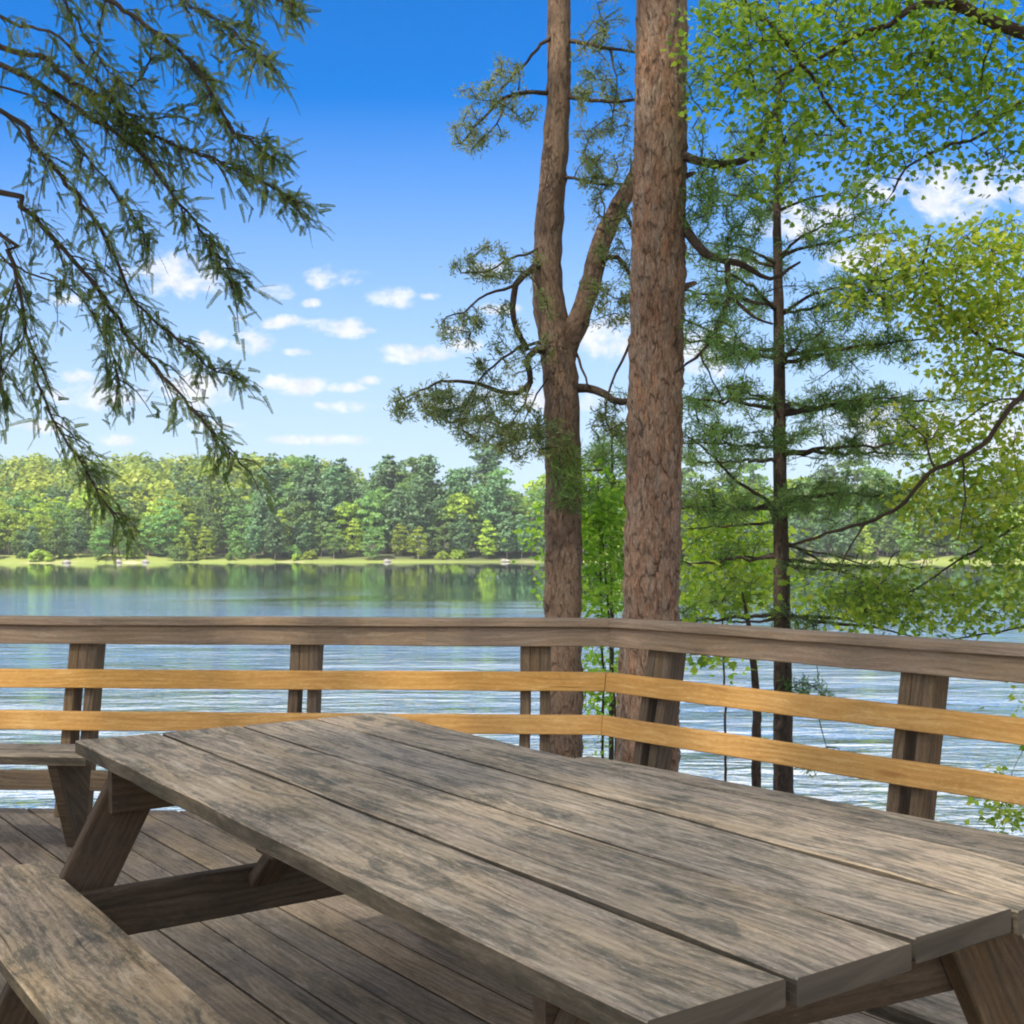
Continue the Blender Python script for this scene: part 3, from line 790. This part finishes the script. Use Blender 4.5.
L([P(920, -60, 6.6), P(820, -80, 6.8), P(744, 0, 7.0), P(767, 20, 7.0), P(795, 53, 7.0), P(824, 98, 7.0), P(845, 127, 7.0)], .03, .008)
L([P(775, -50, 6.9), P(748, -10, 7.0), P(745, 40, 7.1), P(757, 95, 7.2)], .012, .004)
L([mt(3.6), P(1120, 60, 7.5), P(1024, 102, 7.2), P(980, 135, 7.1), P(943, 148, 7.0), P(906, 168, 7.0), P(893, 192, 7.0)], .04, .006)
L([P(940, 20, 6.8), P(930, 60, 6.9), P(910, 95, 7.0)], .010, .004)
L([P(1000, 24, 6.9), P(985, 60, 6.9), P(978, 90, 7.0)], .010, .004)
L([mt(2.2), P(1110, 380, 9.2), P(1024, 356, 9.2), P(989, 344, 9.2), P(959, 318, 9.2), P(935, 301, 9.2), P(922, 277, 9.2), P(930, 235, 9.2)], .04, .008)
L([mt(2.0), P(1100, 330, 8.6), P(1030, 388, 8.3), P(1006, 412, 8.2), P(990, 436, 8.2), P(961, 457, 8.2), P(932, 471, 8.2), P(913, 493, 8.2), P(894, 510, 8.3), P(863, 524, 8.4), P(828, 533, 8.5), P(792, 545, 8.6)], .042, .010, 9, .006)
L([P(936, 470, 8.2), P(925, 440, 8.3), P(905, 420, 8.3)], .010, .004)
L([P(962, 457, 8.2), P(965, 500, 8.2), P(958, 540, 8.2)], .009, .004)
L([P(865, 523, 8.4), P(852, 545, 8.4), P(838, 575, 8.4)], .009, .004)
L([mt(2.6), P(1090, 400, 8.9), P(1000, 400, 8.8), P(960, 425, 8.8), P(930, 440, 8.8)], .02, .005)
L([mt(1.4), P(1100, 500, 9.5), P(1030, 520, 9.4), P(960, 560, 9.3), P(900, 600, 9.2)], .03, .006)
L([mt(.6), P(1100, 600, 9.4), P(1030, 625, 9.3), P(950, 640, 9.2)], .025, .006)
def layer(n, *bl): 
    out = []
    for b in bl: out += blob(*b)
    return out
cl = layer(0, (870, 25, 190, 45, 6.9, .5, 300), (790, 90, 95, 60, 7.1, .4, 150), (960, 90, 90, 55, 7.1, .5, 190), (880, 150, 80, 30, 7.1, .4, 70), (720, 40, 36, 60, 7.2, .4, 50), (770, 160, 50, 40, 7.2, .4, 34), (1000, 160, 40, 30, 7.1, .4, 30), (850, 210, 50, 25, 7.2, .3, 24), (1130, 60, 70, 90, 7.2, .6, 90), (900, -70, 200, 45, 6.9, .6, 110))
ends = MP.attach(cl, .003)
leaves(MP, 'g', ends, (7, 11), (.026, .05), .085, tone=(.1, .95))
cl = layer(0, (965, 280, 75, 60, 9.2, .6, 260), (985, 350, 60, 60, 9.2, .6, 170), (880, 280, 45, 60, 9.3, .5, 80), (1000, 470, 45, 70, 9.1, .6, 140), (950, 500, 60, 50, 9.1, .5, 90), (930, 430, 40, 25, 8.6, .4, 36), (1000, 240, 40, 30, 9.2, .5, 50), (1110, 300, 60, 110, 9.2, .7, 130), (1100, 500, 55, 70, 9.2, .6, 60))
ends = MP.attach(cl, .003)
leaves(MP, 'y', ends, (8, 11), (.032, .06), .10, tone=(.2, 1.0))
cl = layer(0, (960, 606, 95, 30, 9.2, .5, 110), (1005, 560, 40, 36, 9.2, .5, 50), (880, 596, 55, 28, 9.2, .5, 70), (1015, 800, 20, 30, 8.2, .3, 20), (1040, 700, 20, 60, 8.6, .3, 14))
ends = MP.attach(cl, .003)
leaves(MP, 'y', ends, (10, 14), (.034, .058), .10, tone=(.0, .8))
ends = MP.attach([np.array([mxb+random.gauss(-.3, 2.0), myb+random.gauss(-.5, 2.0), random.uniform(6.6, 13)]) for _ in range(480)], .006)
leaves(MP, 'g', ends, (6, 9), (.14, .22), .22)
MP.finish(M_BARK3, M_TWIG, {'g': M_MAPLE, 'y': M_MAPLE2})

# --- leafy shrubs between the trunks
def shrub(name, px, depth, blobs, label, mat, size=(.036, .064), stems=2):
    bx = P(px, 600, depth)[0]
    S = Tree(name, (bx, depth, gz(bx, depth)), label, 'shrub')
    base = np.array([bx, depth, gz(bx, depth)-.1])
    for (x, y, rx, ry, d, dd, n) in blobs[:stems]:
        e = P(x, y-ry*.5, d); mdl = (base+e)/2+np.array([random.gauss(0, .1), random.gauss(0, .1), .2])
        S.limb([base+np.random.normal(0, .05, 3)*np.array([1, 1, 0]), mdl, e], .022, .006, jit=.003)
    cl = []
    for b in blobs: cl += blob(*b)
    ends = S.attach(cl, .003)
    leaves(S, 'g', ends, (7, 10), size, .11, tone=(.2, 1.0))
    S.finish(M_BARK3, M_TWIG, {'g': mat})
shrub('leafy_shrub', 600, 10.2, [(602, 560, 32, 65, 10.2, .4, 200), (598, 500, 26, 36, 10.2, .4, 80), (556, 545, 18, 60, 10.8, .3, 50), (600, 690, 30, 60, 10.4, .4, 60), (553, 505, 10, 20, 10.7, .2, 10)], 'bright green leafy shrub filling the gap between the forked trunk and the thickest trunk', M_MAPLE)
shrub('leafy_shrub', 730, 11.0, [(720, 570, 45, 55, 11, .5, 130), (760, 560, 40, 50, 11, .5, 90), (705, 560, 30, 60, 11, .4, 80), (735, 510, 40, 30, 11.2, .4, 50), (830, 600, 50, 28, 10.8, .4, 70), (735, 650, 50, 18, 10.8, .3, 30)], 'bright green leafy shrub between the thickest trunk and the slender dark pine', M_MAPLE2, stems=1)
# small pine sapling behind the trunks
yb = P(610, 600, 10.9)[0]
SP = Tree('pine_sapling', (yb, 10.9, gz(yb, 10.9)), 'soft green pine sapling showing between the two big trunks above the leafy shrub', 'sapling')
SP.stem([np.array([yb, 10.9, gz(yb, 10.9)-.2]), P(612, 560, 10.9), P(612, 420, 10.9)], [.03, .02, .006], 10)
SP.addnodes(smooth_path([P(612, 560, 10.9), P(612, 425, 10.9)], .1))
ends = SP.attach(blob(612, 465, 36, 40, 10.9, .4, 110)+blob(572, 480, 20, 40, 9.0, .1, 26)+blob(600, 520, 24, 30, 10.9, .3, 30), .004)
tufts(SP, 'g', ends, 30, (.08, .13), .008, .8)
SP.finish(M_BARK3, M_TWIG, {'g': M_PINE})

# --- hemlock reaching in from the left
hx, hy = -5.0, 6.6
HM = Tree('hemlock_tree', (hx, hy, gz(hx, hy)), 'dark hemlock with drooping feathery boughs hanging in from the upper left edge')
HM.stem([np.array([hx, hy, gz(hx, hy)-.3]), np.array([hx, hy, 2]), np.array([hx, hy, 6]), np.array([hx+.1, hy, 10]), np.array([hx, hy, 14])], [.3, .25, .2, .12, .02], 18, .05, .15)
ht = lambda z: np.array([hx, hy, z])
limbs = [
 ([(0, 46), (40, 56), (80, 86), (110, 100), (133, 126), (173, 143), (213, 160), (265, 183), (298, 203)], 4.6, 6.4, 5.2, .026),
 ([(0, 66), (33, 80), (66, 100), (106, 126), (140, 150), (163, 183), (200, 230), (232, 285)], 4.4, 6.3, 5.3, .028),
 ([(60, -40), (106, 0), (143, 23), (186, 56), (206, 83), (229, 123), (262, 150), (272, 158)], 5.2, 6.1, 5.0, .024),
 ([(140, -30), (186, 0), (229, 30), (250, 50), (262, 56)], 5.6, 5.8, 5.0, .014),
 ([(0, 110), (33, 143), (60, 176), (90, 216), (116, 257), (133, 300), (156, 323), (186, 346), (208, 366), (228, 374)], 4.1, 6.2, 5.4, .024),
 ([(0, 190), (23, 206), (63, 250), (100, 293), (133, 343), (173, 386), (199, 416), (222, 442), (240, 464)], 3.6, 6.0, 5.3, .027),
 ([(0, 232), (7, 250), (22, 300), (27, 343), (43, 400), (70, 446), (93, 482), (115, 518)], 3.4, 5.8, 5.4, .019),
 ([(0, 17), (30, 26), (60, 37), (90, 73), (130, 115), (180, 117)], 4.8, 6.3, 5.6, .016),
 ([(40, -30), (70, 10), (100, 60), (130, 85), (150, 60)], 5.0, 6.0, 5.5, .010),
 ([(190, -60), (230, -30), (270, -5), (300, 6)], 5.8, 5.8, 5.2, .010),
 ([(10, 90), (50, 110), (80, 150), (120, 200), (150, 240)], 4.2, 6.1, 5.6, .010),
 ([(0, 255), (10, 290), (0, 340), (-2, 400)], 3.3, 5.9, 5.6, .010),
 ([(25, 270), (60, 280), (90, 310), (110, 350), (120, 385)], 3.3, 6.1, 5.7, .008),
]
cl = []
for pl, zt, da, db, r in limbs:
    n = len(pl)
    pp = [P(x, y, da+(db-da)*i/(n-1)) for i, (x, y) in enumerate(pl)]
    if pl[0][0] > 20: st = [ht(zt), (ht(zt)+pp[0])/2+np.array([0, 0, .25])]
    else: st = [ht(max(zt, pp[0][2]+.5)), (ht(max(zt, pp[0][2]+.5))+pp[0])/2+np.array([0, 0, .45 if len(pl) < 9 and pl[0][1] > 220 else .15])]
    path = HM.limb(st+pp, r*1.25, .004, 7, .006)
    # side twigs, drooping, denser outwards
    vis = smooth_path(pp, .035)
    nv = len(vis)
    for i in range(0, nv):
        t_ = i/nv
        if random.random() > .38+.6*t_: continue
        tg = unit(vis[min(i+1, nv-1)]-vis[max(i-1, 0)])
        side = unit(np.cross(tg, np.array([0, 0, 1.0])+np.random.normal(0, .3, 3)))*random.choice((-1, 1))
        Lt = random.uniform(.08, .42)*(1.0-.45*t_)
        d = unit(tg*.7+side*random.uniform(.15, .7)+np.array([0, 0, random.uniform(-.6, .15)]))
        e = vis[i]+d*Lt+np.array([0, 0, -.12*Lt])
        tw = smooth_path([vis[i], vis[i]+d*Lt*.5+np.array([0, 0, .02]), e], .06)
        HM.wood.tube(tw, np.linspace(.0042, .0016, len(tw)), 4, cap=False)
        k0 = 1
        ends = [(p, unit(e-vis[i])) for p in tw[k0::1]]
        if random.random() < .05: continue       # bare twig
        sprays(HM, 'g', ends, (.05, .11), 14, .0115, .0075, per=3, droop=.12, tone=(.0, .9), fan=.5)
# upper crown out of the picture (what shades the bough ends)
ends = []
for _ in range(520):
    z = random.uniform(5.2, 13.5); rad = (14.5-z)*.36*math.sqrt(random.random()); a = random.random()*6.28
    ends.append(np.array([hx+rad*math.cos(a), hy-1.0+rad*math.sin(a), z]))
HM.nodes += [ht(z) for z in np.arange(3, 13.5, .3)]
ends = HM.attach(ends, .008)
tufts(HM, 'g', ends, 12, (.16, .3), .06, .9, up=-.2)
HM.finish(M_BARK3, M_TWIG, {'g': M_HEM})

# --- unseen tree added behind left of the deck, softening sun on the table
sx_, sy_ = -9.9, -11.1
SH = Tree('added_shade_tree', (sx_, sy_, gz(sx_, sy_)), 'tall unseen broadleaf tree added behind the deck to filter the sun over the picnic table')
sh = lambda z: np.array([sx_, sy_, z])
SH.stem([sh(gz(sx_, sy_)-.3), sh(4), sh(12), sh(20), sh(29)], [.45, .38, .3, .18, .03], 18, .04, .2)
for k in range(18):
    a = k*2.4; z = 15+k*.6; e = sh(z+2)+np.array([math.cos(a), math.sin(a), 0])*(6.5-.15*k)
    SH.limb([sh(z), (sh(z)+e)/2+np.array([0, 0, .5]), e], .08, .02, step=.4)
cs = []
for gx in np.arange(-10, 10, .95):
    for gy in np.arange(-10, 10, .95):
        for gz_ in np.arange(-5.5, 5.5, .95):
            v = np.array([gx, gy, gz_])+np.random.uniform(-.45, .45, 3)
            if (v[0]/9.8)**2+(v[1]/9.8)**2+(v[2]/5.2)**2 < 1: cs.append(np.array([sx_, sy_, 22.6])+v)
SH.attach(random.sample(cs, 200), .01)
leaves(SH, 'g', [(c, np.array([0, 0, .1])) for c in cs], (7, 8), (.185, .30), .5)
SH.finish(M_BARK3, M_TWIG, {'g': M_MAPLE})

# ------------------------------------------------------------------ far shore wood
M_FTRUNK = bark('far_trunk_bark', (.20, .15, .11), (.24, .19, .15), (.10, .08, .06), (.28, .25, .22), .4)
def far_tree(kind, H, W, seed, mat):
    rng = np.random.default_rng(seed)
    C, Nn, S, Tn = [], [], [], []
    if kind == 'leafy':
        ncl = int(34+W*2)
        for k in range(ncl):
            u = rng.normal(size=3); u /= np.linalg.norm(u); rr = rng.uniform(.55, 1.0)
            zc = .52*H+u[2]*.47*H*rr
            prof = 1-.35*max(0, u[2])
            c = np.array([u[0]*W/2*rr*prof, u[1]*W/2*rr*prof, zc])
            r = rng.uniform(.11, .2)*W; m = 44; tb = rng.uniform(.2, .8)
            v = rng.normal(size=(m, 3)); v /= np.linalg.norm(v, axis=1)[:, None]
            v[:, 2] = np.abs(v[:, 2])*.9-.25
            C.append(c+v*r*rng.uniform(.7, 1.08, (m, 1))*np.array([1, 1, .7])); Nn.append(unit(v+rng.normal(0, .5, (m, 3))+np.array([0, 0, .3])))
            S.append(rng.uniform(.22, .44, m)*(.6+W/18)); Tn.append(tb+rng.uniform(-.2, .2, m))
    elif kind == 'bush':
        for k in range(16):
            u = rng.normal(size=3); u /= np.linalg.norm(u)
            c = np.array([u[0]*W*.4, u[1]*W*.4, abs(u[2])*H*.75+.1*H]); m = 36; v = unit(rng.normal(size=(m, 3))); v[:, 2] = np.abs(v[:, 2])-.2
            C.append(c+v*W*.16); Nn.append(unit(v+rng.normal(0, .5, (m, 3)))); S.append(rng.uniform(.18, .34, m)); Tn.append(rng.uniform(.2, .8)+rng.uniform(-.2, .2, m))
    else:
        z = .16*H
        while z < H*.985:
            f = (z/H); wl = W/2*min(1, 1.3*(1-f)**.45)*(.55+.45*min(1, f/.35))*rng.uniform(.6, 1.15)+.3
            nb = 6 if f < .85 else 4
            a0 = rng.uniform(0, 6.28)
            for b in range(nb):
                a = a0+b*6.28/nb+rng.uniform(-.35, .35); Lb = wl*rng.uniform(.6, 1.15); m = int(7+Lb*9)
                t_ = rng.uniform(.15, 1, m)
                p = np.stack([np.cos(a)*Lb*t_, np.sin(a)*Lb*t_, z+Lb*.12*t_+.25*Lb*t_**2*(1 if f > .5 else .5)], 1)+rng.normal(0, .13+.09*Lb, (m, 3))*np.array([1, 1, .45])
                C.append(p); Nn.append(unit(np.array([math.cos(a)*.5, math.sin(a)*.5, .8])+rng.normal(0, .45, (m, 3)))); S.append(rng.uniform(.28, .55, m)); Tn.append(rng.uniform(.25, .75)+rng.uniform(-.2, .2, m))
            z += H*.035*rng.uniform(.7, 1.3)
    C = np.concatenate(C); Nn = np.concatenate(Nn); S = np.concatenate(S)[:, None]; Tn = np.concatenate(Tn)
    x = unit(np.cross(Nn, rng.normal(size=Nn.shape))); y = np.cross(Nn, x)
    a = rng.uniform(.6, 1.2, S.shape)
    V = np.stack([C+x*S*1.1, C+y*S*a*.8+x*S*.1, C-x*S*.9+y*S*.2, C-y*S*a], 1)
    return V, Tn
FT = [('leafy', 19, 10, 0, 'rounded mid green broadleaf tree in the wood across the lake'), ('leafy', 15, 9, 0, 'rounded mid green broadleaf tree in the wood across the lake'),
      ('leafy', 22, 11, 0, 'rounded mid green broadleaf tree in the wood across the lake'), ('leafy', 14, 9, 1, 'yellow green sunlit broadleaf tree in the wood across the lake'), ('leafy', 18, 10, 1, 'yellow green sunlit broadleaf tree in the wood across the lake'),
      ('pine', 23, 10, 2, 'tall blue green pine rising in the wood across the lake'), ('pine', 25, 12, 2, 'tall blue green pine rising in the wood across the lake'), ('pine', 19, 10, 2, 'tall blue green pine rising in the wood across the lake'),
      ('bush', 3.2, 4.5, 0, 'low green bush at the foot of the wood across the lake'), ('bush', 2.4, 4.0, 1, 'low yellow green bush on the far grassy bank')]
proto = []
def far_root(kind, base):
    r = empty({'leafy': 'broadleaf_tree', 'pine': 'pine_tree', 'bush': 'shore_bush'}[kind], base); return r
FTM = []
for i, (kind, H, W, mi, lab) in enumerate(FT):
    V, Tn = far_tree(kind, H, W, 100+i, M_FAR[mi])
    co = polys('crown', V, Tn, M_FAR[mi])
    tr = None
    if kind != 'bush':
        m = MB(); m.tube([(0, 0, -.6), (.1, 0, H*.3), (-.05, .1, H*.6), (0, 0, H*.9)], [.013*H+.05, .011*H, .006*H, .03], 7, .05)
        tr = m.build('trunk', M_FTRUNK)
    FTM.append((co, tr))
used = set()
def plant(i, x, y, s, rot):
    kind, H, W, mi, lab = FT[i]
    r = far_root(kind, (x, y, gz(x, y)))
    r.scale = (s*random.uniform(.9, 1.15), s*random.uniform(.9, 1.15), s); r.rotation_euler = (0, 0, rot)
    tag(r, lab, 'bush' if kind == 'bush' else 'tree', {'leafy': ('green broadleaf trees' if mi == 0 else 'yellow green broadleaf trees')+' across the lake', 'pine': 'pines across the lake', 'bush': ('green' if mi == 0 else 'yellow green')+' bushes on the far bank'}[kind])
    for k, src in enumerate(FTM[i]):
        if src is None: continue
        if (i, k) in used:
            c = src.copy(); col.objects.link(c)
        else:
            c = src; used.add((i, k))
        c.parent = r
    return r
rows = [(7, 5.0, .66), (13, 5.4, .92), (21, 6.0, 1.14), (31, 7.0, 1.24), (44, 8.5, 1.26)]
for ri, (dd, sp_, sc) in enumerate(rows):
    half = .47*(270+dd)+6
    x = -half+random.uniform(0, 4)
    while x < half:
        pxl = 512+x/(262+dd)*F
        y = far_shore(x)+dd+random.uniform(-3, 3)
        pine_p = .42 if 270 < pxl < 425 else (.25 if 200 < pxl < 270 else (.15 if pxl > 425 else .05))
        yel_p = .45 if pxl < 200 else .18
        u = random.random()
        s = sc*random.uniform(.75, 1.05)
        if pxl < 240: s *= .78
        if ri == 0: i = random.choice([0, 1, 1, 3, 3, 7]) if u > .15 else 7
        elif u < pine_p: i = random.choice([5, 6, 7])
        elif u < pine_p+yel_p: i = random.choice([3, 4])
        else: i = random.choice([0, 1, 2])
        if i in (5, 6, 7): s *= .92
        plant(i, x, y, s, random.random()*6.28)
        x += sp_*random.uniform(.7, 1.25)
# the mass of wood on the hill behind, one mass of crowns
rng = np.random.default_rng(5); CV, CT = [], []
for k in range(900):
    x = rng.uniform(-260, 260); y = 262+rng.uniform(52, 240)
    if k % 2: x = rng.uniform(-250, -60)
    Hc = rng.uniform(11, 17); Wc = rng.uniform(7, 11); z0 = gz(x, y); m = 150
    yel = .75 if x < -30 else .45
    tb = rng.uniform(.55, .95) if rng.random() < yel else rng.uniform(.05, .5)
    v = unit(rng.normal(size=(m, 3))); v[:, 2] = np.abs(v[:, 2])*1.2-.35
    lob = 1+.22*np.sin(v[:, 0:1]*5+k)*np.cos(v[:, 1:2]*5+k*2)
    C = np.array([x, y, z0+Hc*.55])+v*lob*np.array([Wc/2, Wc/2, Hc*.45])*rng.uniform(.85, 1.05, (m, 1))
    Nn = unit(v+rng.normal(0, .4, (m, 3))+np.array([0, 0, .3])); S = rng.uniform(.5, .95, (m, 1))
    xx_ = unit(np.cross(Nn, rng.normal(size=Nn.shape))); yy_ = np.cross(Nn, xx_)
    CV.append(np.stack([C+xx_*S*1.1, C+yy_*S*.9+xx_*S*.1, C-xx_*S*.9+yy_*S*.2, C-yy_*S], 1)); CT.append(tb+rng.uniform(-.12, .12, m))
M_HILL = leafmat('hill_wood_leaves', [(0, (.04, .09, .045)), (.45, (.09, .17, .045)), (.6, (.18, .26, .03)), (1, (.29, .35, .04))], .3, objvar=0.0)
o = polys('hillside_wood', np.concatenate(CV), np.concatenate(CT), M_HILL)
tag(o, kind='stuff'); o['label'] = 'sunlit green and yellow green wood covering the hillside across the lake'; o['category'] = 'wood'
for k in range(34):
    x = random.uniform(-128, 128); plant(random.choice([8, 8, 9]), x, far_shore(x)+random.uniform(3, 8), random.uniform(.5, 1.1), random.random()*6.28)
for co, tr in FTM:
    for o in (co, tr):
        if o is not None and o.parent is None: bpy.data.objects.remove(o)
# boulders on the far waterline
M_ROCK = NT('boulder_rock')
nn = M_ROCK.noise(M_ROCK.n('ShaderNodeTexCoord').outputs['Object'], 2.0, 5)
bb = M_ROCK.n('ShaderNodeBsdfPrincipled', {'Base Color': M_ROCK.ramp(nn, [(.3, (.12, .11, .10)), (.7, (.34, .31, .28))]), 'Roughness': .9})
M_ROCK.t.links.new(bb.outputs[0], M_ROCK.out.inputs[0])
for k, (px, lab) in enumerate(((66, 'dark boulder at the left end of the far beach'), (112, 'dark boulder in the middle of the pale far beach'), (136, 'grey boulder at the right end of the pale far beach'), (380, 'grey boulder on the far waterline below the tall pines'), (505, 'pale flat boulder on the far waterline left of the forked trunk'))):
    x = (px-512)/F*262; y = far_shore(x)+1.0
    bpy_me = bpy.data.meshes.new('shore_boulder')
    import bmesh
    bm = bmesh.new(); bmesh.ops.create_icosphere(bm, subdivisions=3, radius=1.0)
    for v in bm.verts:
        q = v.co; f = 1+.18*math.sin(3*q.x+k)+.14*math.sin(4*q.y+2*k)+.1*math.sin(6*q.z)
        v.co = Vector((q.x*.9*f, q.y*.7*f, q.z*.55*f))
    bm.to_mesh(bpy_me); bm.free(); bpy_me.materials.append(M_ROCK.m)
    o = link('shore_boulder', bpy_me); o.location = (x, y, WZ+.15); tag(o, lab, 'boulder')

# ------------------------------------------------------------------ sky, sun
SUN_EL, SUN_AZ = R(52), R(215)       # azimuth of the sun, clockwise from +y
tosun = Vector((math.sin(SUN_AZ)*math.cos(SUN_EL), math.cos(SUN_AZ)*math.cos(SUN_EL), math.sin(SUN_EL)))
ld = bpy.data.lights.new('sun', 'SUN'); ld.energy = 5.0; ld.angle = R(1.0); ld.color = (1, .92, .78)
lo = bpy.data.objects.new('sun', ld); col.objects.link(lo); lo.rotation_euler = (-tosun).to_track_quat('-Z', 'Y').to_euler(); lo.location = (0, 0, 30)
w = bpy.data.worlds.new('World'); scene.world = w; w.use_nodes = True
t = NT.__new__(NT); t.t = w.node_tree; t.t.nodes.clear()
t.out = t.n('ShaderNodeOutputWorld')
sky = t.n('ShaderNodeTexSky', sky_type='NISHITA', sun_disc=False, sun_elevation=SUN_EL, sun_rotation=SUN_AZ, altitude=300, air_density=1.0, dust_density=.6, ozone_density=2.0)
skc = t.n('ShaderNodeHueSaturation', {'Color': sky.outputs[0], 'Saturation': 1.6, 'Value': 1.08, 'Hue': .512}).outputs[0]
dirv = t.n('ShaderNodeTexCoord').outputs['Generated']
sp = t.n('ShaderNodeSeparateXYZ', {0: dirv})
yy = t.math('MAXIMUM', sp.outputs[1], .02)
uu = t.math('DIVIDE', sp.outputs[0], yy); vv = t.math('DIVIDE', sp.outputs[2], yy)
uvv = t.n('ShaderNodeCombineXYZ', {'X': uu, 'Y': vv}).outputs[0]
CL = [(180, 275, 50, 24), (336, 278, 32, 12), (393, 298, 26, 13), (277, 292, 22, 8), (341, 327, 38, 11), (251, 341, 22, 14), (410, 353, 50, 11), (470, 346, 20, 9), (293, 385, 36, 11), (345, 388, 20, 6),
      (350, 407, 40, 7), (280, 323, 28, 8), (312, 303, 12, 5), (212, 340, 18, 10), (100, 395, 60, 16), (195, 388, 45, 20), (40, 426, 28, 8), (487, 270, 28, 11), (500, 308, 22, 7), (605, 338, 55, 24), (700, 350, 45, 28),
      (960, 192, 90, 32), (1020, 190, 60, 26), (890, 190, 34, 18), (810, 220, 60, 22), (860, 255, 50, 22), (900, 430, 90, 32), (1000, 430, 70, 45), (740, 262, 26, 10), (1200, 250, 140, 40), (-150, 300, 120, 40), (330, 440, 60, 6), (75, 378, 22, 8), (128, 352, 14, 6), (238, 318, 14, 6), (300, 352, 16, 5), (365, 330, 12, 5), (430, 296, 12, 5), (455, 330, 16, 6), (60, 300, 24, 9), (372, 380, 14, 5), (440, 405, 26, 6), (220, 425, 30, 6), (120, 440, 34, 6), (540, 400, 80, 14)]
acc = None
wn = t.n('ShaderNodeTexNoise', {'Vector': uvv, 'Scale': 26.0, 'Detail': 5.0, 'Roughness': .6})
for (x, y, a, b) in CL:
    c0 = ((x-512)/F, (HZ-y)/F, 0)
    s1 = t.n('ShaderNodeVectorMath', {0: uvv, 1: c0}, operation='SUBTRACT').outputs[0]
    s2 = t.n('ShaderNodeVectorMath', {0: s1, 1: (F/a, F/b, 0)}, operation='MULTIPLY').outputs[0]
    e = t.n('ShaderNodeVectorMath', {0: s2, 1: s2}, operation='DOT_PRODUCT').outputs['Value']
    acc = e if acc is None else t.math('MINIMUM', acc, e)
n_big = t.noise(t.scalev(uvv, (1, 1.5, 1)), 32.0, 6, .62, .3)
dens = t.math('ADD', t.math('SUBTRACT', .70, t.math('MULTIPLY', acc, .42)), t.math('MULTIPLY', t.math('SUBTRACT', n_big, .5), 2.0))
alpha = t.ramp(dens, [(.22, 0.0), (.85, 1.0)], 'EASE')
alpha = t.math('MULTIPLY', alpha, t.math('GREATER_THAN', sp.outputs[1], .02))
n_sh = t.noise(uvv, 60.0, 4, .6)
ccol = t.mix(t.ramp(n_sh, [(.3, 0.0), (.65, 1.0)]), (3.9, 4.1, 4.7), (5.4, 5.4, 5.5))
# a milky band of thin cloud near the horizon
hz = t.ramp(vv, [(.0, .92), (.12, .76), (.22, .46), (.38, .0)])
skc2 = t.mix(hz, skc, (2.95, 3.8, 5.0))
full = t.mix(t.math('MULTIPLY', alpha, .92), skc2, ccol)
# unseen cloud cover added overhead and behind the viewer, for white fill light
over = t.math('MAXIMUM', t.ramp(sp.outputs[2], [(.42, 0.0), (.52, 1.0)]), t.ramp(sp.outputs[1], [(.0, 1.0), (.22, 0.0)]))
n_ov = t.noise(t.scalev(dirv, (1, 1, 1.6)), 2.6, 6, .58, .2)
cov = t.math('MULTIPLY', t.ramp(t.math('ADD', n_ov, t.ramp(sp.outputs[1], [(.3, 0.0), (.6, .18)])), [(.40, 0.0), (.54, 1.0)]), over)
full = t.mix(t.math('MULTIPLY', cov, .95), full, t.mix(t.ramp(n_sh, [(.3, 0.0), (.65, 1.0)]), (6.6, 6.5, 6.4), (9.0, 8.7, 8.2)))
bg = t.n('ShaderNodeBackground', {'Color': full, 'Strength': .10})
t.t.links.new(bg.outputs[0], t.out.inputs[0])

# ------------------------------------------------------------------ air
me = bpy.data.meshes.new('haze')
X, Y0, Y1, Z0, Z1 = 900, -60, 700, -8, 52
me.from_pydata([(-X, Y0, Z0), (X, Y0, Z0), (X, Y1, Z0), (-X, Y1, Z0), (-X, Y0, Z1), (X, Y0, Z1), (X, Y1, Z1), (-X, Y1, Z1)], [], [(3, 2, 1, 0), (4, 5, 6, 7), (0, 1, 5, 4), (1, 2, 6, 5), (2, 3, 7, 6), (3, 0, 4, 7)])
t = NT('haze_air'); vol = t.n('ShaderNodeVolumePrincipled', {'Color': (.85, .92, 1.0), 'Density': HAZE})
t.t.links.new(vol.outputs[0], t.out.inputs['Volume']); me.materials.append(t.m)
tag(link('haze', me), kind='stuff')

# ------------------------------------------------------------------ camera, view
cd = bpy.data.cameras.new('camera'); cam = bpy.data.objects.new('camera', cd); col.objects.link(cam)
cam.location = (0, 0, CAMZ); cam.rotation_euler = (R(90), 0, 0)
cd.sensor_width = 36; cd.lens = 36*F/1024; cd.shift_y = (HZ-512)/1024
cd.clip_start = .05; cd.clip_end = 9000
scene.camera = cam
scene.view_settings.view_transform = 'Standard'; scene.view_settings.look = 'None'
scene.view_settings.exposure = 1.03; scene.view_settings.gamma = 1.0
scene.render.engine = 'CYCLES'
scene.cycles.filter_width = 2.0
